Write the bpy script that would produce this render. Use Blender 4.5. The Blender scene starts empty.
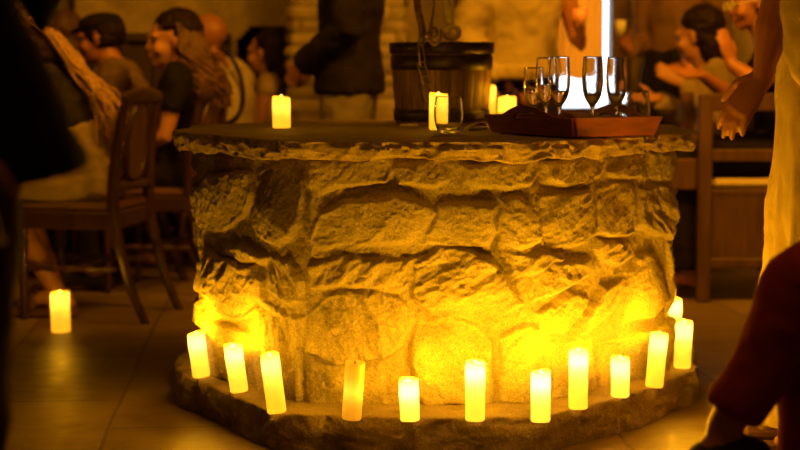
import bpy, math, random
import numpy as np
from mathutils import Vector, Matrix, Euler
R = math.radians
SC = bpy.context.scene
COL = SC.collection
random.seed(7)

# ------------------------------------------------------------------ camera
F = 1720.0                       # focal length in pixels of the 800x450 frame
PITCH = R(5.4)
CAMZ = 1.0
cam = bpy.data.cameras.new('camera')
cam.sensor_width = 36.0
cam.lens = F * 36.0 / 800.0
cam.clip_start = 0.05
cam.dof.use_dof = True
cam.dof.focus_distance = 4.42
cam.dof.aperture_fstop = 2.6
cam_o = bpy.data.objects.new('camera', cam)
cam_o.location = (0, 0, CAMZ)
cam_o.rotation_euler = (math.pi/2 - PITCH, 0, 0)
COL.objects.link(cam_o)
SC.camera = cam_o

# ------------------------------------------------------------------ world, light, exposure
SC.view_settings.view_transform = 'Standard'
SC.view_settings.look = 'None'
SC.view_settings.gamma = 1.0
SC.view_settings.exposure = 0.0
AMBER = (1.0, 0.35, 0.009)
FLAME = (1.0, 0.41, 0.004)
w = bpy.data.worlds.new('world'); SC.world = w
w.use_nodes = True
w.node_tree.nodes['Background'].inputs[0].default_value = (1.0, 0.38, 0.01, 1)
w.node_tree.nodes['Background'].inputs[1].default_value = 0.03

def lamp(name, loc, power, color, size=0.25, target=None, spot=None, shape='DISK'):
    if spot:
        l = bpy.data.lights.new(name, 'SPOT'); l.spot_size = R(spot); l.spot_blend = 0.8; l.shadow_soft_size = size
    elif target:
        l = bpy.data.lights.new(name, 'AREA'); l.shape = shape; l.size = size
    else:
        l = bpy.data.lights.new(name, 'POINT'); l.shadow_soft_size = size
    l.energy = power; l.color = color
    o = bpy.data.objects.new(name, l); o.location = loc; COL.objects.link(o)
    if target:
        o.rotation_euler = (Vector(target) - Vector(loc)).to_track_quat('-Z', 'Y').to_euler()
    return o
# added fill lights for the room's amber ambient level, unseen above the frame
lamp('fill_light_centre', (0.5, 5.9, 2.9), 190, AMBER, 0.3, target=(0.4, 9.2, 0.9), spot=130)
lamp('fill_light_right', (1.9, 5.7, 2.8), 230, AMBER, 0.3, target=(1.4, 9.0, 1.0), spot=130)
lamp('fill_light_left', (-1.5, 6.0, 2.8), 85, AMBER, 0.3, target=(-1.3, 9.2, 0.9), spot=130)
lamp('fill_light_near', (0.5, 2.6, 3.0), 38, AMBER, 0.5, target=(0.3, 4.2, 0.4), spot=110)

# ------------------------------------------------------------------ helpers
SP, CP = math.sin(PITCH), math.cos(PITCH)
def ray(px, py):
    a, b = (px - 400) / F, (225 - py) / F
    return Vector((a, CP + b*SP, -SP + b*CP))
def onz(px, py, z):              # point of the horizontal plane z seen at a photo position
    d = ray(px, py); t = (z - CAMZ) / d.z
    return Vector((d.x*t, d.y*t, z))
def at(px, py, Y):               # point at distance Y seen at a photo position
    d = ray(px, py); t = Y / d.y
    return Vector((d.x*t, Y, CAMZ + d.z*t))

def gx(px,Y): return (px-400)/F*Y/CP
_rt = np.random.RandomState(3).rand(8192)
def _h(i, j, k, s):
    return _rt[((i*73856093) ^ (j*19349663) ^ (k*83492791) ^ (s*2654435)) & 8191]
def vn(P, seed=0):
    I = np.floor(P).astype(np.int64); f = P - I; f = f*f*(3-2*f)
    r = 0
    for a in (0, 1):
        for b in (0, 1):
            for c in (0, 1):
                wgt = (f[:,0] if a else 1-f[:,0])*(f[:,1] if b else 1-f[:,1])*(f[:,2] if c else 1-f[:,2])
                r = r + wgt*_h(I[:,0]+a, I[:,1]+b, I[:,2]+c, seed)
    return r*2-1
def fbm(P, scale, octv=4, seed=0):
    P = np.asarray(P, float)*scale; r = 0; a = 1.0
    for o in range(octv):
        r = r + a*vn(P*(2.03**o) + 17.3*o, seed+o); a *= 0.5
    return r

def mesh_obj(name, V, Fc, mat=None, parent=None, smooth=True):
    me = bpy.data.meshes.new(name)
    me.from_pydata([tuple(v) for v in V], [], [tuple(f) for f in Fc])
    me.update()
    if smooth:
        me.polygons.foreach_set('use_smooth', [True]*len(me.polygons))
    if mat: me.materials.append(mat)
    o = bpy.data.objects.new(name, me); COL.objects.link(o)
    if parent: o.parent = parent
    return o
def tag(o, label=None, cat=None, group=None, kind=None):
    if label: o['label'] = label
    if cat: o['category'] = cat
    if group: o['group'] = group
    if kind: o['kind'] = kind
    return o
def thing(name, label, cat, loc=(0,0,0), rz=0, group=None):
    o = bpy.data.objects.new(name, None); COL.objects.link(o)
    o.empty_display_size = 0.05
    o.location = loc; o.rotation_euler = (0, 0, rz)
    return tag(o, label, cat, group)
def copy_tree(o, parent=None):
    c = o.copy(); COL.objects.link(c)
    if parent: c.parent = parent
    for ch in list(o.children): copy_tree(ch, c)
    return c

class MB:
    def __init__(s): s.V = []; s.F = []
    def add(s, V, Fc):
        n = len(s.V); s.V += [Vector(v) for v in V]; s.F += [[i+n for i in f] for f in Fc]; return s
    def box(s, c, size, rot=None, bev=0.0):
        c = Vector(c); M = rot if rot else Matrix.Identity(3)
        hx, hy, hz = size[0]/2, size[1]/2, size[2]/2
        b = min(bev, hx*.9, hy*.9, hz*.9)
        if b <= 0:
            V = [Vector((x,y,z)) for x in (-hx,hx) for y in (-hy,hy) for z in (-hz,hz)]
            Fc = [(0,1,3,2),(4,6,7,5),(0,4,5,1),(2,3,7,6),(0,2,6,4),(1,5,7,3)]
        else:
            V = []; idx = {}
            for x in (-1,1):
                for y in (-1,1):
                    for z in (-1,1):
                        for ax in range(3):
                            p = [x*hx, y*hy, z*hz]
                            for q in range(3):
                                if q != ax: p[q] -= (x,y,z)[q]*b
                            idx[(x,y,z,ax)] = len(V); V.append(Vector(p))
            Fc = []
            def quad(ks): Fc.append([idx[k] for k in ks])
            for ax in range(3):
                o1, o2 = [(1,2),(2,0),(0,1)][ax]
                for sg in (-1,1):
                    ks = []
                    for a, bb in ((-1,-1),(1,-1),(1,1),(-1,1)):
                        t = [0,0,0]; t[ax]=sg; t[o1]=a; t[o2]=bb; ks.append((*t, ax))
                    quad(ks if sg > 0 else ks[::-1])
                for a in (-1,1):
                    for bb in (-1,1):
                        t0=[0,0,0]; t1=[0,0,0]; t0[ax]=-1; t1[ax]=1
                        for t in (t0,t1): t[o1]=a; t[o2]=bb
                        ks = [(*t0,o1),(*t1,o1),(*t1,o2),(*t0,o2)]
                        quad(ks if a*bb > 0 else ks[::-1])
            for x in (-1,1):
                for y in (-1,1):
                    for z in (-1,1):
                        ks=[(x,y,z,0),(x,y,z,1),(x,y,z,2)]
                        quad(ks if x*y*z>0 else ks[::-1])
        return s.add([c + M@v for v in V], Fc)
    def sweep(s, pts, rad, side=(1,0,0), n=14, cap=True, sub=0):
        V, Fc = sweep(pts, rad, side, n, cap, sub); return s.add(V, Fc)
    def ell(s, c, r, rot=None, nu=16, nv=10):
        c = Vector(c); M = rot if rot else Matrix.Identity(3); V = []; Fc = []
        V.append(c + M@Vector((0,0,-r[2])))
        for j in range(1, nv):
            t = -math.pi/2 + math.pi*j/nv
            for i in range(nu):
                a = 2*math.pi*i/nu
                V.append(c + M@Vector((r[0]*math.cos(t)*math.cos(a), r[1]*math.cos(t)*math.sin(a), r[2]*math.sin(t))))
        V.append(c + M@Vector((0,0,r[2])))
        for i in range(nu):
            k = (i+1)%nu
            Fc.append((0, 1+k, 1+i)); top = len(V)-1; b = 1+(nv-2)*nu
            Fc.append((b+i, b+k, top))
            for j in range(nv-2):
                a0 = 1+j*nu; Fc.append((a0+i, a0+k, a0+nu+k, a0+nu+i))
        return s.add(V, Fc)
    def lathe(s, prof, c=(0,0,0), n=32, closed=True):
        V=[]; Fc=[]; c=Vector(c); m=len(prof)
        for i in range(n):
            a=2*math.pi*i/n
            for (r,z) in prof: V.append(c+Vector((r*math.cos(a), r*math.sin(a), z)))
        for i in range(n):
            k=(i+1)%n
            for j in range(m-1):
                Fc.append((i*m+j, k*m+j, k*m+j+1, i*m+j+1))
        return s.add(V,Fc)
    def build(s, name, mat=None, parent=None, smooth=False):
        return mesh_obj(name, s.V, s.F, mat, parent, smooth)

def catmull(P, sub):
    P = [np.array(p, float) for p in P]; out=[]
    n=len(P)
    for i in range(n-1):
        p0=P[max(i-1,0)]; p1=P[i]; p2=P[i+1]; p3=P[min(i+2,n-1)]
        for k in range(sub):
            t=k/sub
            out.append(0.5*((2*p1)+(-p0+p2)*t+(2*p0-5*p1+4*p2-p3)*t*t+(-p0+3*p1-3*p2+p3)*t**3))
    out.append(P[-1]); return out
def sweep(pts, rad, side=(1,0,0), n=14, cap=True, sub=0):
    m=len(pts)
    if not isinstance(rad,(list,tuple)): rad=[rad]*m
    rad=[(r,r) if not isinstance(r,(list,tuple)) else tuple(r) for r in rad]
    if sub:
        C=catmull([list(p)+list(r) for p,r in zip(pts,rad)], sub)
        pts=[Vector(c[:3]) for c in C]; rad=[(max(c[3],1e-4),max(c[4],1e-4)) for c in C]
    else: pts=[Vector(p) for p in pts]
    m=len(pts)
    T=[]
    for i in range(m):
        t=pts[min(i+1,m-1)]-pts[max(i-1,0)]
        T.append(t.normalized() if t.length>1e-9 else Vector((0,0,1)))
    rings=[]
    side=Vector(side)
    u=None
    fr=[]
    for i in range(m):
        if u is None:
            u=side-side.dot(T[i])*T[i]
            if u.length<1e-3:
                sd=Vector((0,1,0)) if abs(T[i].y)<0.9 else Vector((1,0,0)); u=sd-sd.dot(T[i])*T[i]
        else:
            u=u-u.dot(T[i])*T[i]
        u=u.normalized(); fr.append((u.copy(), T[i].cross(u)))
    def ring(p,u,v,ra,rb): return [p+u*(ra*math.cos(2*math.pi*k/n))+v*(rb*math.sin(2*math.pi*k/n)) for k in range(n)]
    if cap:
        for a in (80,55,28):
            r=min(rad[0]); p=pts[0]-T[0]*(r*math.sin(R(a))); c=math.cos(R(a))
            rings.append(ring(p,*fr[0],rad[0][0]*c,rad[0][1]*c))
    for i in range(m): rings.append(ring(pts[i],*fr[i],*rad[i]))
    if cap:
        for a in (28,55,80):
            r=min(rad[-1]); p=pts[-1]+T[-1]*(r*math.sin(R(a))); c=math.cos(R(a))
            rings.append(ring(p,*fr[-1],rad[-1][0]*c,rad[-1][1]*c))
    V=[]; Fc=[]
    for r in rings: V+=r
    for j in range(len(rings)-1):
        for k in range(n):
            q=(k+1)%n; Fc.append((j*n+k, j*n+q, (j+1)*n+q, (j+1)*n+k))
    Fc.append(tuple(range(n))[::-1]); b=(len(rings)-1)*n; Fc.append(tuple(range(b,b+n)))
    return V,Fc

def remesh(mb, name, mat, parent, voxel=0.009, smooth=3, wrinkle=0.0, wscale=9, seed=0, stretch=(1,1,1)):
    o = mesh_obj('tmp', mb.V, mb.F)
    m = o.modifiers.new('r','REMESH'); m.mode='VOXEL'; m.voxel_size=voxel
    if smooth:
        s = o.modifiers.new('s','SMOOTH'); s.factor=0.5; s.iterations=smooth
    dg = bpy.context.evaluated_depsgraph_get()
    me = bpy.data.meshes.new_from_object(o.evaluated_get(dg))
    old=o.data; bpy.data.objects.remove(o); bpy.data.meshes.remove(old)
    me.name=name
    if wrinkle:
        n=len(me.vertices); P=np.empty(n*3); N=np.empty(n*3)
        me.vertices.foreach_get('co',P); me.vertices.foreach_get('normal',N)
        P=P.reshape(-1,3); N=N.reshape(-1,3)
        d=wrinkle*(1-2*np.abs(fbm(P*np.array(stretch),wscale,3,seed)))
        P=P+N*d[:,None]
        me.vertices.foreach_set('co',P.ravel()); me.update()
    me.polygons.foreach_set('use_smooth',[True]*len(me.polygons))
    me.materials.clear()
    if mat: me.materials.append(mat)
    o=bpy.data.objects.new(name,me); COL.objects.link(o)
    if parent: o.parent=parent
    return o

# ------------------------------------------------------------------ materials
def nt(name):
    m=bpy.data.materials.new(name); m.use_nodes=True
    t=m.node_tree; return m,t,t.nodes['Principled BSDF']
def N_(t,kind,**kw):
    n=t.nodes.new(kind)
    for k,v in kw.items():
        if k in n.inputs: n.inputs[k].default_value=v
        else: setattr(n,k,v)
    return n
def L_(t,a,b): t.links.new(a,b)
def simple(name, col, rough=0.6, var=0.25, scale=12, bump=0.3, bscale=60, metal=0.0, sheen=0, stretch=(1,1,1), dist=0.004):
    m,t,b=nt(name)
    tc=N_(t,'ShaderNodeTexCoord'); mp=N_(t,'ShaderNodeMapping'); mp.inputs['Scale'].default_value=stretch
    L_(t,tc.outputs['Object'],mp.inputs[0])
    n=N_(t,'ShaderNodeTexNoise',Scale=scale,Detail=5.0); L_(t,mp.outputs[0],n.inputs['Vector'])
    r=N_(t,'ShaderNodeValToRGB')
    r.color_ramp.elements[0].position=0.3; r.color_ramp.elements[1].position=0.7
    r.color_ramp.elements[0].color=(*[c*(1-var) for c in col],1); r.color_ramp.elements[1].color=(*[min(1,c*(1+var)) for c in col],1)
    L_(t,n.outputs[0],r.inputs[0]); L_(t,r.outputs[0],b.inputs['Base Color'])
    b.inputs['Roughness'].default_value=rough; b.inputs['Metallic'].default_value=metal
    if sheen: b.inputs['Sheen Weight'].default_value=sheen
    if bump:
        n2=N_(t,'ShaderNodeTexNoise',Scale=bscale,Detail=4.0); L_(t,mp.outputs[0],n2.inputs['Vector'])
        bp=N_(t,'ShaderNodeBump',Strength=bump,Distance=dist); L_(t,n2.outputs[0],bp.inputs['Height']); L_(t,bp.outputs[0],b.inputs['Normal'])
    return m
def stone_mat(name, attr=None, base=(0.46,0.40,0.30), rough=0.85, bump=0.7):
    m,t,b=nt(name)
    tc=N_(t,'ShaderNodeTexCoord')
    n=N_(t,'ShaderNodeTexNoise',Scale=9.0,Detail=8.0,Roughness=0.65); L_(t,tc.outputs['Object'],n.inputs['Vector'])
    r=N_(t,'ShaderNodeValToRGB'); r.color_ramp.elements[0].position=0.3; r.color_ramp.elements[1].position=0.72
    r.color_ramp.elements[0].color=(*[c*0.68 for c in base],1); r.color_ramp.elements[1].color=(*[c*1.25 for c in base],1)
    L_(t,n.outputs[0],r.inputs[0])
    out=r.outputs[0]
    sp=N_(t,'ShaderNodeTexNoise',Scale=210.0,Detail=3.0,Roughness=0.7); L_(t,tc.outputs['Object'],sp.inputs['Vector'])
    sr=N_(t,'ShaderNodeValToRGB'); sr.color_ramp.elements[0].position=0.36; sr.color_ramp.elements[1].position=0.62
    sr.color_ramp.elements[0].color=(0.50,0.48,0.45,1); sr.color_ramp.elements[1].color=(1.12,1.12,1.12,1); L_(t,sp.outputs[0],sr.inputs[0])
    m2=N_(t,'ShaderNodeMix',data_type='RGBA',blend_type='MULTIPLY'); m2.inputs[0].default_value=0.75
    L_(t,out,m2.inputs[6]); L_(t,sr.outputs[0],m2.inputs[7]); out=m2.outputs[2]
    if attr:
        a=N_(t,'ShaderNodeAttribute'); a.attribute_name=attr
        mx=N_(t,'ShaderNodeMix',data_type='RGBA',blend_type='MULTIPLY'); mx.inputs[0].default_value=1.0
        L_(t,out,mx.inputs[6]); L_(t,a.outputs['Color'],mx.inputs[7]); out=mx.outputs[2]
    L_(t,out,b.inputs['Base Color']); b.inputs['Roughness'].default_value=rough
    n2=N_(t,'ShaderNodeTexNoise',Scale=110.0,Detail=7.0,Roughness=0.7); L_(t,tc.outputs['Object'],n2.inputs['Vector'])
    v=N_(t,'ShaderNodeTexVoronoi',Scale=80.0); L_(t,tc.outputs['Object'],v.inputs['Vector'])
    ad=N_(t,'ShaderNodeMath',operation='MULTIPLY_ADD'); L_(t,v.outputs[0],ad.inputs[0]); ad.inputs[1].default_value=-0.35; L_(t,n2.outputs[0],ad.inputs[2])
    bp=N_(t,'ShaderNodeBump',Strength=bump,Distance=0.012); L_(t,ad.outputs[0],bp.inputs['Height']); L_(t,bp.outputs[0],b.inputs['Normal'])
    return m
def glow(name, col, strength):
    m,t,b=nt(name); b.inputs['Base Color'].default_value=(*col,1)
    b.inputs['Emission Color'].default_value=(*col,1); b.inputs['Emission Strength'].default_value=strength
    return m
def wood(name, col, rough=0.35, var=0.45, stretch=(1,1,8)):
    return simple(name,col,rough,var,6,0.25,40,stretch=tuple(1/s if s else 1 for s in (0.2,0.2,1.6)) if stretch is None else stretch)

M={}
M['masonry']=stone_mat('masonry_stone','tint',(0.50,0.43,0.31))
M['slab']=stone_mat('slab_stone',None,(0.46,0.36,0.235),0.75,0.55)
M['plinth']=stone_mat('plinth_stone',None,(0.42,0.34,0.24),0.8,0.6)
M['brick']=stone_mat('pillar_stone','tint',(0.52,0.44,0.32))
M['plaster']=stone_mat('plaster_wall',None,(0.50,0.42,0.30),0.9,0.9)
M['dark_wood']=simple('dark_wood',(0.055,0.026,0.012),0.28,0.4,5,0.15,40,stretch=(6,6,1))
M['panel_wood']=simple('panel_wood',(0.04,0.022,0.012),0.6,0.4,5,0.2,40,stretch=(6,6,1))
M['bench_wood']=simple('bench_wood',(0.105,0.054,0.024),0.5,0.35,5,0.2,40,stretch=(6,6,1))
M['tray_wood']=simple('tray_wood',(0.27,0.078,0.034),0.38,0.3,8,0.12,60,stretch=(2,2,9))
M['stave']=simple('bucket_staves',(0.18,0.098,0.042),0.55,0.6,9,0.5,50,stretch=(6,6,0.8))
M['iron']=simple('black_iron',(0.05,0.034,0.02),0.45,0.4,30,0.4,90,metal=0.5)
M['chain']=simple('worn_chain',(0.34,0.24,0.14),0.38,0.4,60,0.4,140,metal=0.75)
M['rope']=simple('pale_rope',(0.88,0.74,0.48),0.8,0.2,60,0.8,160)
M['cushion']=simple('cushion_cloth',(0.55,0.47,0.36),0.9,0.1,10,0.2,80)
M['seat_leather']=simple('seat_leather',(0.10,0.045,0.02),0.45,0.3,12,0.2,90)
M['skin']=simple('skin',(0.50,0.25,0.15),0.5,0.08,14,0.1,120)
M['skin_tan']=simple('skin_tan',(0.40,0.17,0.09),0.45,0.1,14,0.1,120)
M['black_cloth']=simple('black_cloth',(0.006,0.005,0.005),0.95,0.3,20,0.3,90)
M['black_top']=simple('black_top',(0.013,0.011,0.010),0.8,0.3,20,0.3,90)
M['olive_top']=simple('olive_top',(0.05,0.045,0.018),0.85,0.3,20,0.3,90)
M['beige_cloth']=simple('beige_cloth',(0.42,0.33,0.22),0.9,0.12,14,0.3,90)
M['tan_cloth']=simple('tan_cloth',(0.40,0.33,0.17),0.9,0.12,14,0.3,90)
M['cream_cloth']=simple('cream_cloth',(0.62,0.54,0.40),0.85,0.1,14,0.3,90)
M['pale_dress']=simple('pale_dress',(0.62,0.50,0.27),0.85,0.12,14,0.4,110)
M['brown_cloth']=simple('brown_cloth',(0.17,0.095,0.05),0.9,0.2,14,0.3,90)
M['brown_jacket']=simple('brown_jacket',(0.17,0.11,0.06),0.9,0.25,30,0.4,140)
M['trouser_brown']=simple('trouser_brown',(0.07,0.04,0.022),0.9,0.2,14,0.3,90)
M['grey_cloth']=simple('grey_cloth',(0.16,0.14,0.10),0.9,0.15,14,0.3,90)
M['charcoal']=simple('charcoal_jacket',(0.016,0.012,0.010),0.9,0.2,14,0.3,90)
M['rust']=simple('rust_trousers',(0.26,0.036,0.012),0.95,0.2,14,0.4,120)
M['maroon']=simple('maroon_cloth',(0.20,0.03,0.02),0.9,0.2,14,0.3,90)
M['hair_dark']=simple('hair_dark',(0.018,0.010,0.006),0.5,0.4,40,0.4,120,stretch=(3,3,0.6))
M['hair_brown']=simple('hair_brown',(0.075,0.035,0.014),0.5,0.4,40,0.4,120,stretch=(3,3,0.6))
M['hair_blonde']=simple('hair_blonde',(0.62,0.40,0.18),0.45,0.4,40,0.4,120,stretch=(3,3,0.6))
M['hair_curl']=simple('hair_curl',(0.13,0.066,0.026),0.45,0.5,24,0.4,120,stretch=(2,2,0.8))
M['eye']=simple('eye_dark',(0.05,0.04,0.035),0.2,0.1,5,0)
M['sole']=simple('sandal_sole',(0.16,0.08,0.04),0.7,0.2,20,0.3,90)
M['shoe']=simple('dark_shoe',(0.02,0.014,0.01),0.5,0.2,20,0.2,90)
M['white_cup']=simple('white_cup',(0.8,0.78,0.74),0.3,0.05,8,0)
M['pink_cup']=simple('pink_cup',(0.8,0.38,0.35),0.3,0.05,8,0)
M['curtain']=simple('orange_curtain',(0.70,0.30,0.07),0.9,0.08,6,0.2,60)
for _n in ('black_cloth','black_top','charcoal','olive_top','hair_dark','trouser_brown','rust'): M[_n].node_tree.nodes['Principled BSDF'].inputs['Specular IOR Level'].default_value=0.12
m=M['curtain']; t=m.node_tree; b=t.nodes['Principled BSDF']; tr=N_(t,'ShaderNodeBsdfTranslucent'); tr.inputs[0].default_value=(0.85,0.24,0.006,1); mx=N_(t,'ShaderNodeMixShader'); mx.inputs[0].default_value=0.8; b.inputs['Specular IOR Level'].default_value=0.0
L_(t,b.outputs[0],mx.inputs[1]); L_(t,tr.outputs[0],mx.inputs[2]); L_(t,mx.outputs[0],t.nodes['Material Output'].inputs[0])
M['cord']=simple('black_cord',(0.01,0.01,0.01),0.5,0.1,8,0)
M['soot']=simple('soot',(0.02,0.013,0.008),0.95,0.4,6,0.6,30)
m,t,b=nt('clear_glass'); b.inputs['Transmission Weight'].default_value=1; b.inputs['Roughness'].default_value=0.02; b.inputs['IOR'].default_value=1.45; b.inputs['Base Color'].default_value=(1,1,1,1)
n=N_(t,'ShaderNodeTexNoise',Scale=130.0,Detail=2.0); tc=N_(t,'ShaderNodeTexCoord'); L_(t,tc.outputs['Object'],n.inputs['Vector'])
bp=N_(t,'ShaderNodeBump',Strength=0.12,Distance=0.001); L_(t,n.outputs[0],bp.inputs['Height']); L_(t,bp.outputs[0],b.inputs['Normal']); M['glass']=m
m,t,b=nt('dewy_glass'); b.inputs['Transmission Weight'].default_value=1; b.inputs['Roughness'].default_value=0.03; b.inputs['IOR'].default_value=1.45
n=N_(t,'ShaderNodeTexVoronoi',Scale=170.0); tc=N_(t,'ShaderNodeTexCoord'); L_(t,tc.outputs['Object'],n.inputs['Vector'])
bp=N_(t,'ShaderNodeBump',Strength=0.03,Distance=0.0015); L_(t,n.outputs[0],bp.inputs['Height']); L_(t,bp.outputs[0],b.inputs['Normal']); M['dewy']=m
m,t,b=nt('window_glass'); b.inputs['Transmission Weight'].default_value=1; b.inputs['Roughness'].default_value=0.0; b.inputs['IOR'].default_value=1.02; M['pane']=m
m,t,b=nt('champagne'); b.inputs['Transmission Weight'].default_value=1; b.inputs['Roughness'].default_value=0.03; b.inputs['IOR'].default_value=1.33; b.inputs['Base Color'].default_value=(1.0,0.92,0.68,1); M['wine']=m
M['daylight']=glow('daylight',(0.80,0.92,1.0),3.6)
M['flame']=glow('led_flame',(1.0,0.62,0.14),7.0)

def wax_mat(name, emit, lit=True):
    # wax shell: lets the light of the lamp inside through, and gives a little light itself
    m=bpy.data.materials.new(name); m.use_nodes=True; t=m.node_tree; b=t.nodes['Principled BSDF']
    out=t.nodes['Material Output']
    b.inputs['Base Color'].default_value=(0.80,0.62,0.30,1); b.inputs['Roughness'].default_value=0.5
    tc=N_(t,'ShaderNodeTexCoord'); n=N_(t,'ShaderNodeTexNoise',Scale=60.0,Detail=3.0); L_(t,tc.outputs['Object'],n.inputs['Vector'])
    bp=N_(t,'ShaderNodeBump',Strength=0.15,Distance=0.003); L_(t,n.outputs[0],bp.inputs['Height']); L_(t,bp.outputs[0],b.inputs['Normal'])
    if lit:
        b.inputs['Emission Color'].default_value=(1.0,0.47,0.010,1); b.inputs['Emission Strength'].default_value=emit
        tr=N_(t,'ShaderNodeBsdfTranslucent'); tr.inputs[0].default_value=(0.95,0.85,0.55,1)
        mx=N_(t,'ShaderNodeMixShader'); mx.inputs[0].default_value=0.6
        L_(t,b.outputs[0],mx.inputs[1]); L_(t,tr.outputs[0],mx.inputs[2]); L_(t,mx.outputs[0],out.inputs[0])
    return m
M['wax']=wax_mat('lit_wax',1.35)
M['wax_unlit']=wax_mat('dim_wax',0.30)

# floor: large worn flagstones
m,t,b=nt('flagstones')
tc=N_(t,'ShaderNodeTexCoord'); mp=N_(t,'ShaderNodeMapping'); mp.inputs['Rotation'].default_value=(0,0,R(86)); L_(t,tc.outputs['Object'],mp.inputs[0])
wn=N_(t,'ShaderNodeTexNoise',Scale=2.0,Detail=2.0); L_(t,mp.outputs[0],wn.inputs['Vector'])
vm=N_(t,'ShaderNodeVectorMath',operation='MULTIPLY_ADD'); L_(t,wn.outputs['Color'],vm.inputs[0]); vm.inputs[1].default_value=(0.03,0.03,0); L_(t,mp.outputs[0],vm.inputs[2])
br=N_(t,'ShaderNodeTexBrick'); br.inputs['Scale'].default_value=1.0; br.inputs['Brick Width'].default_value=0.78; br.inputs['Row Height'].default_value=0.46; br.inputs['Mortar Size'].default_value=0.008; br.inputs['Mortar Smooth'].default_value=0.6
br.inputs['Color1'].default_value=(0.26,0.19,0.125,1); br.inputs['Color2'].default_value=(0.20,0.14,0.09,1); br.inputs['Mortar'].default_value=(0.11,0.078,0.05,1)
L_(t,vm.outputs[0],br.inputs['Vector'])
n=N_(t,'ShaderNodeTexNoise',Scale=5.0,Detail=8.0,Roughness=0.65); L_(t,tc.outputs['Object'],n.inputs['Vector'])
mx=N_(t,'ShaderNodeMix',data_type='RGBA',blend_type='OVERLAY'); mx.inputs[0].default_value=0.6; L_(t,br.outputs['Color'],mx.inputs[6]); L_(t,n.outputs[0],mx.inputs[7]); L_(t,mx.outputs[2],b.inputs['Base Color'])
n3=N_(t,'ShaderNodeTexNoise',Scale=14.0,Detail=6.0); L_(t,tc.outputs['Object'],n3.inputs['Vector'])
rr=N_(t,'ShaderNodeMapRange'); rr.inputs['To Min'].default_value=0.22; rr.inputs['To Max'].default_value=0.66; L_(t,n3.outputs[0],rr.inputs[0]); L_(t,rr.outputs[0],b.inputs['Roughness'])
sb=N_(t,'ShaderNodeMath',operation='MULTIPLY_ADD'); L_(t,br.outputs['Fac'],sb.inputs[0]); sb.inputs[1].default_value=-0.45; L_(t,n.outputs[0],sb.inputs[2])
bp=N_(t,'ShaderNodeBump',Strength=0.32,Distance=0.02); L_(t,sb.outputs[0],bp.inputs['Height']); L_(t,bp.outputs[0],b.inputs['Normal'])
M['floor']=m

# ------------------------------------------------------------------ the room
YB=9.2
floor=MB().box((0,5.0,-0.05),(9,13,0.1)).build('floor',M['floor']); tag(floor,kind='structure')
def lumpy_wall(name, x0,x1,z0,z1,y, mat, holes=(), thick=0.35, seed=1, step=0.03, amp=0.018):
    nx=int((x1-x0)/step)+1; nz=int((z1-z0)/step)+1
    X,Z=np.meshgrid(np.linspace(x0,x1,nx),np.linspace(z0,z1,nz))
    P=np.stack([X.ravel(),np.full(X.size,y),Z.ravel()],1)
    d=amp*fbm(P,3.2,4,seed)+0.4*amp*fbm(P,11,3,seed+9)
    P[:,1]-=d
    Fc=[]
    for j in range(nz-1):
        for i in range(nx-1):
            cx=(X[j,i]+X[j,i+1])/2; cz=(Z[j,i]+Z[j+1,i])/2
            if any(h(cx,cz) for h in holes): continue
            Fc.append((j*nx+i,j*nx+i+1,(j+1)*nx+i+1,(j+1)*nx+i))
    o=mesh_obj(name,P,Fc,mat); tag(o,kind='structure'); return o
FX0,FX1=at(238,60,YB).x, at(296,60,YB).x       # fireplace opening
WX0,WX1=at(556,60,YB).x, at(608.5,60,YB).x       # window opening
WZ0,WZ1=at(580,106,YB).z, 2.25
fc=(FX0+FX1)/2; fr_=(FX1-FX0)/2
def hole_fire(x,z): return FX0<x<FX1 and z < 1.10+0.10*math.sqrt(max(0,1-((x-fc)/fr_)**2))
def hole_win(x,z): return WX0-0.01<x<WX1+0.01 and WZ0-0.01<z<WZ1+0.01
lumpy_wall('wall_back',-4.2,4.2,0,3.2,YB,M['plaster'],(hole_fire,hole_win),step=0.022)
o=MB().box((-4.2,5,1.6),(0.2,13,3.2)).build('wall_left',M['plaster']); tag(o,kind='structure')
o=MB().box((4.2,5,1.6),(0.2,13,3.2)).build('wall_right',M['plaster']); tag(o,kind='structure')
# the sooty fireplace recess
mb=MB()
mb.box((fc,YB+0.62,0.65),(fr_*2+0.3,0.06,1.3)); mb.box((FX0-0.06,YB+0.32,0.65),(0.1,0.58,1.3)); mb.box((FX1+0.06,YB+0.32,0.65),(0.1,0.58,1.3)); mb.box((fc,YB+0.32,1.30),(fr_*2+0.3,0.58,0.06))
o=mb.build('trim_1',M['soot']); tag(o,kind='structure')
# window: frame, daylight outside
wc=(WX0+WX1)/2; ww=WX1-WX0
wt=thing('window_1',None,None,(wc,YB,WZ0)); tag(wt,kind='structure')
mb=MB()
for sx in (-1,): mb.box((sx*(ww/2+0.012),0.06,(WZ1-WZ0)/2),(0.05,0.14,WZ1-WZ0+0.06),bev=0.006)
mb.box((ww/2+0.055,0.02,(WZ1-WZ0)/2),(0.10,0.18,WZ1-WZ0+0.06),bev=0.008)
mb.box((0,0.06,WZ1-WZ0+0.02),(ww+0.1,0.14,0.05),bev=0.006)
mb.build('window_frame',M['bench_wood'],wt)
MB().box((0,-0.03,-0.03),(ww+0.22,0.26,0.05),bev=0.008).build('window_sill',M['dark_wood'],wt)
MB().box((0,0.09,(WZ1-WZ0)/2),(ww,0.006,WZ1-WZ0)).build('pane',M['pane'],wt)
o=MB().box((wc,YB+0.6,1.5),(ww+0.5,0.02,2.2)).build('daylight_sky',M['daylight']); tag(o,kind='structure')
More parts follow.
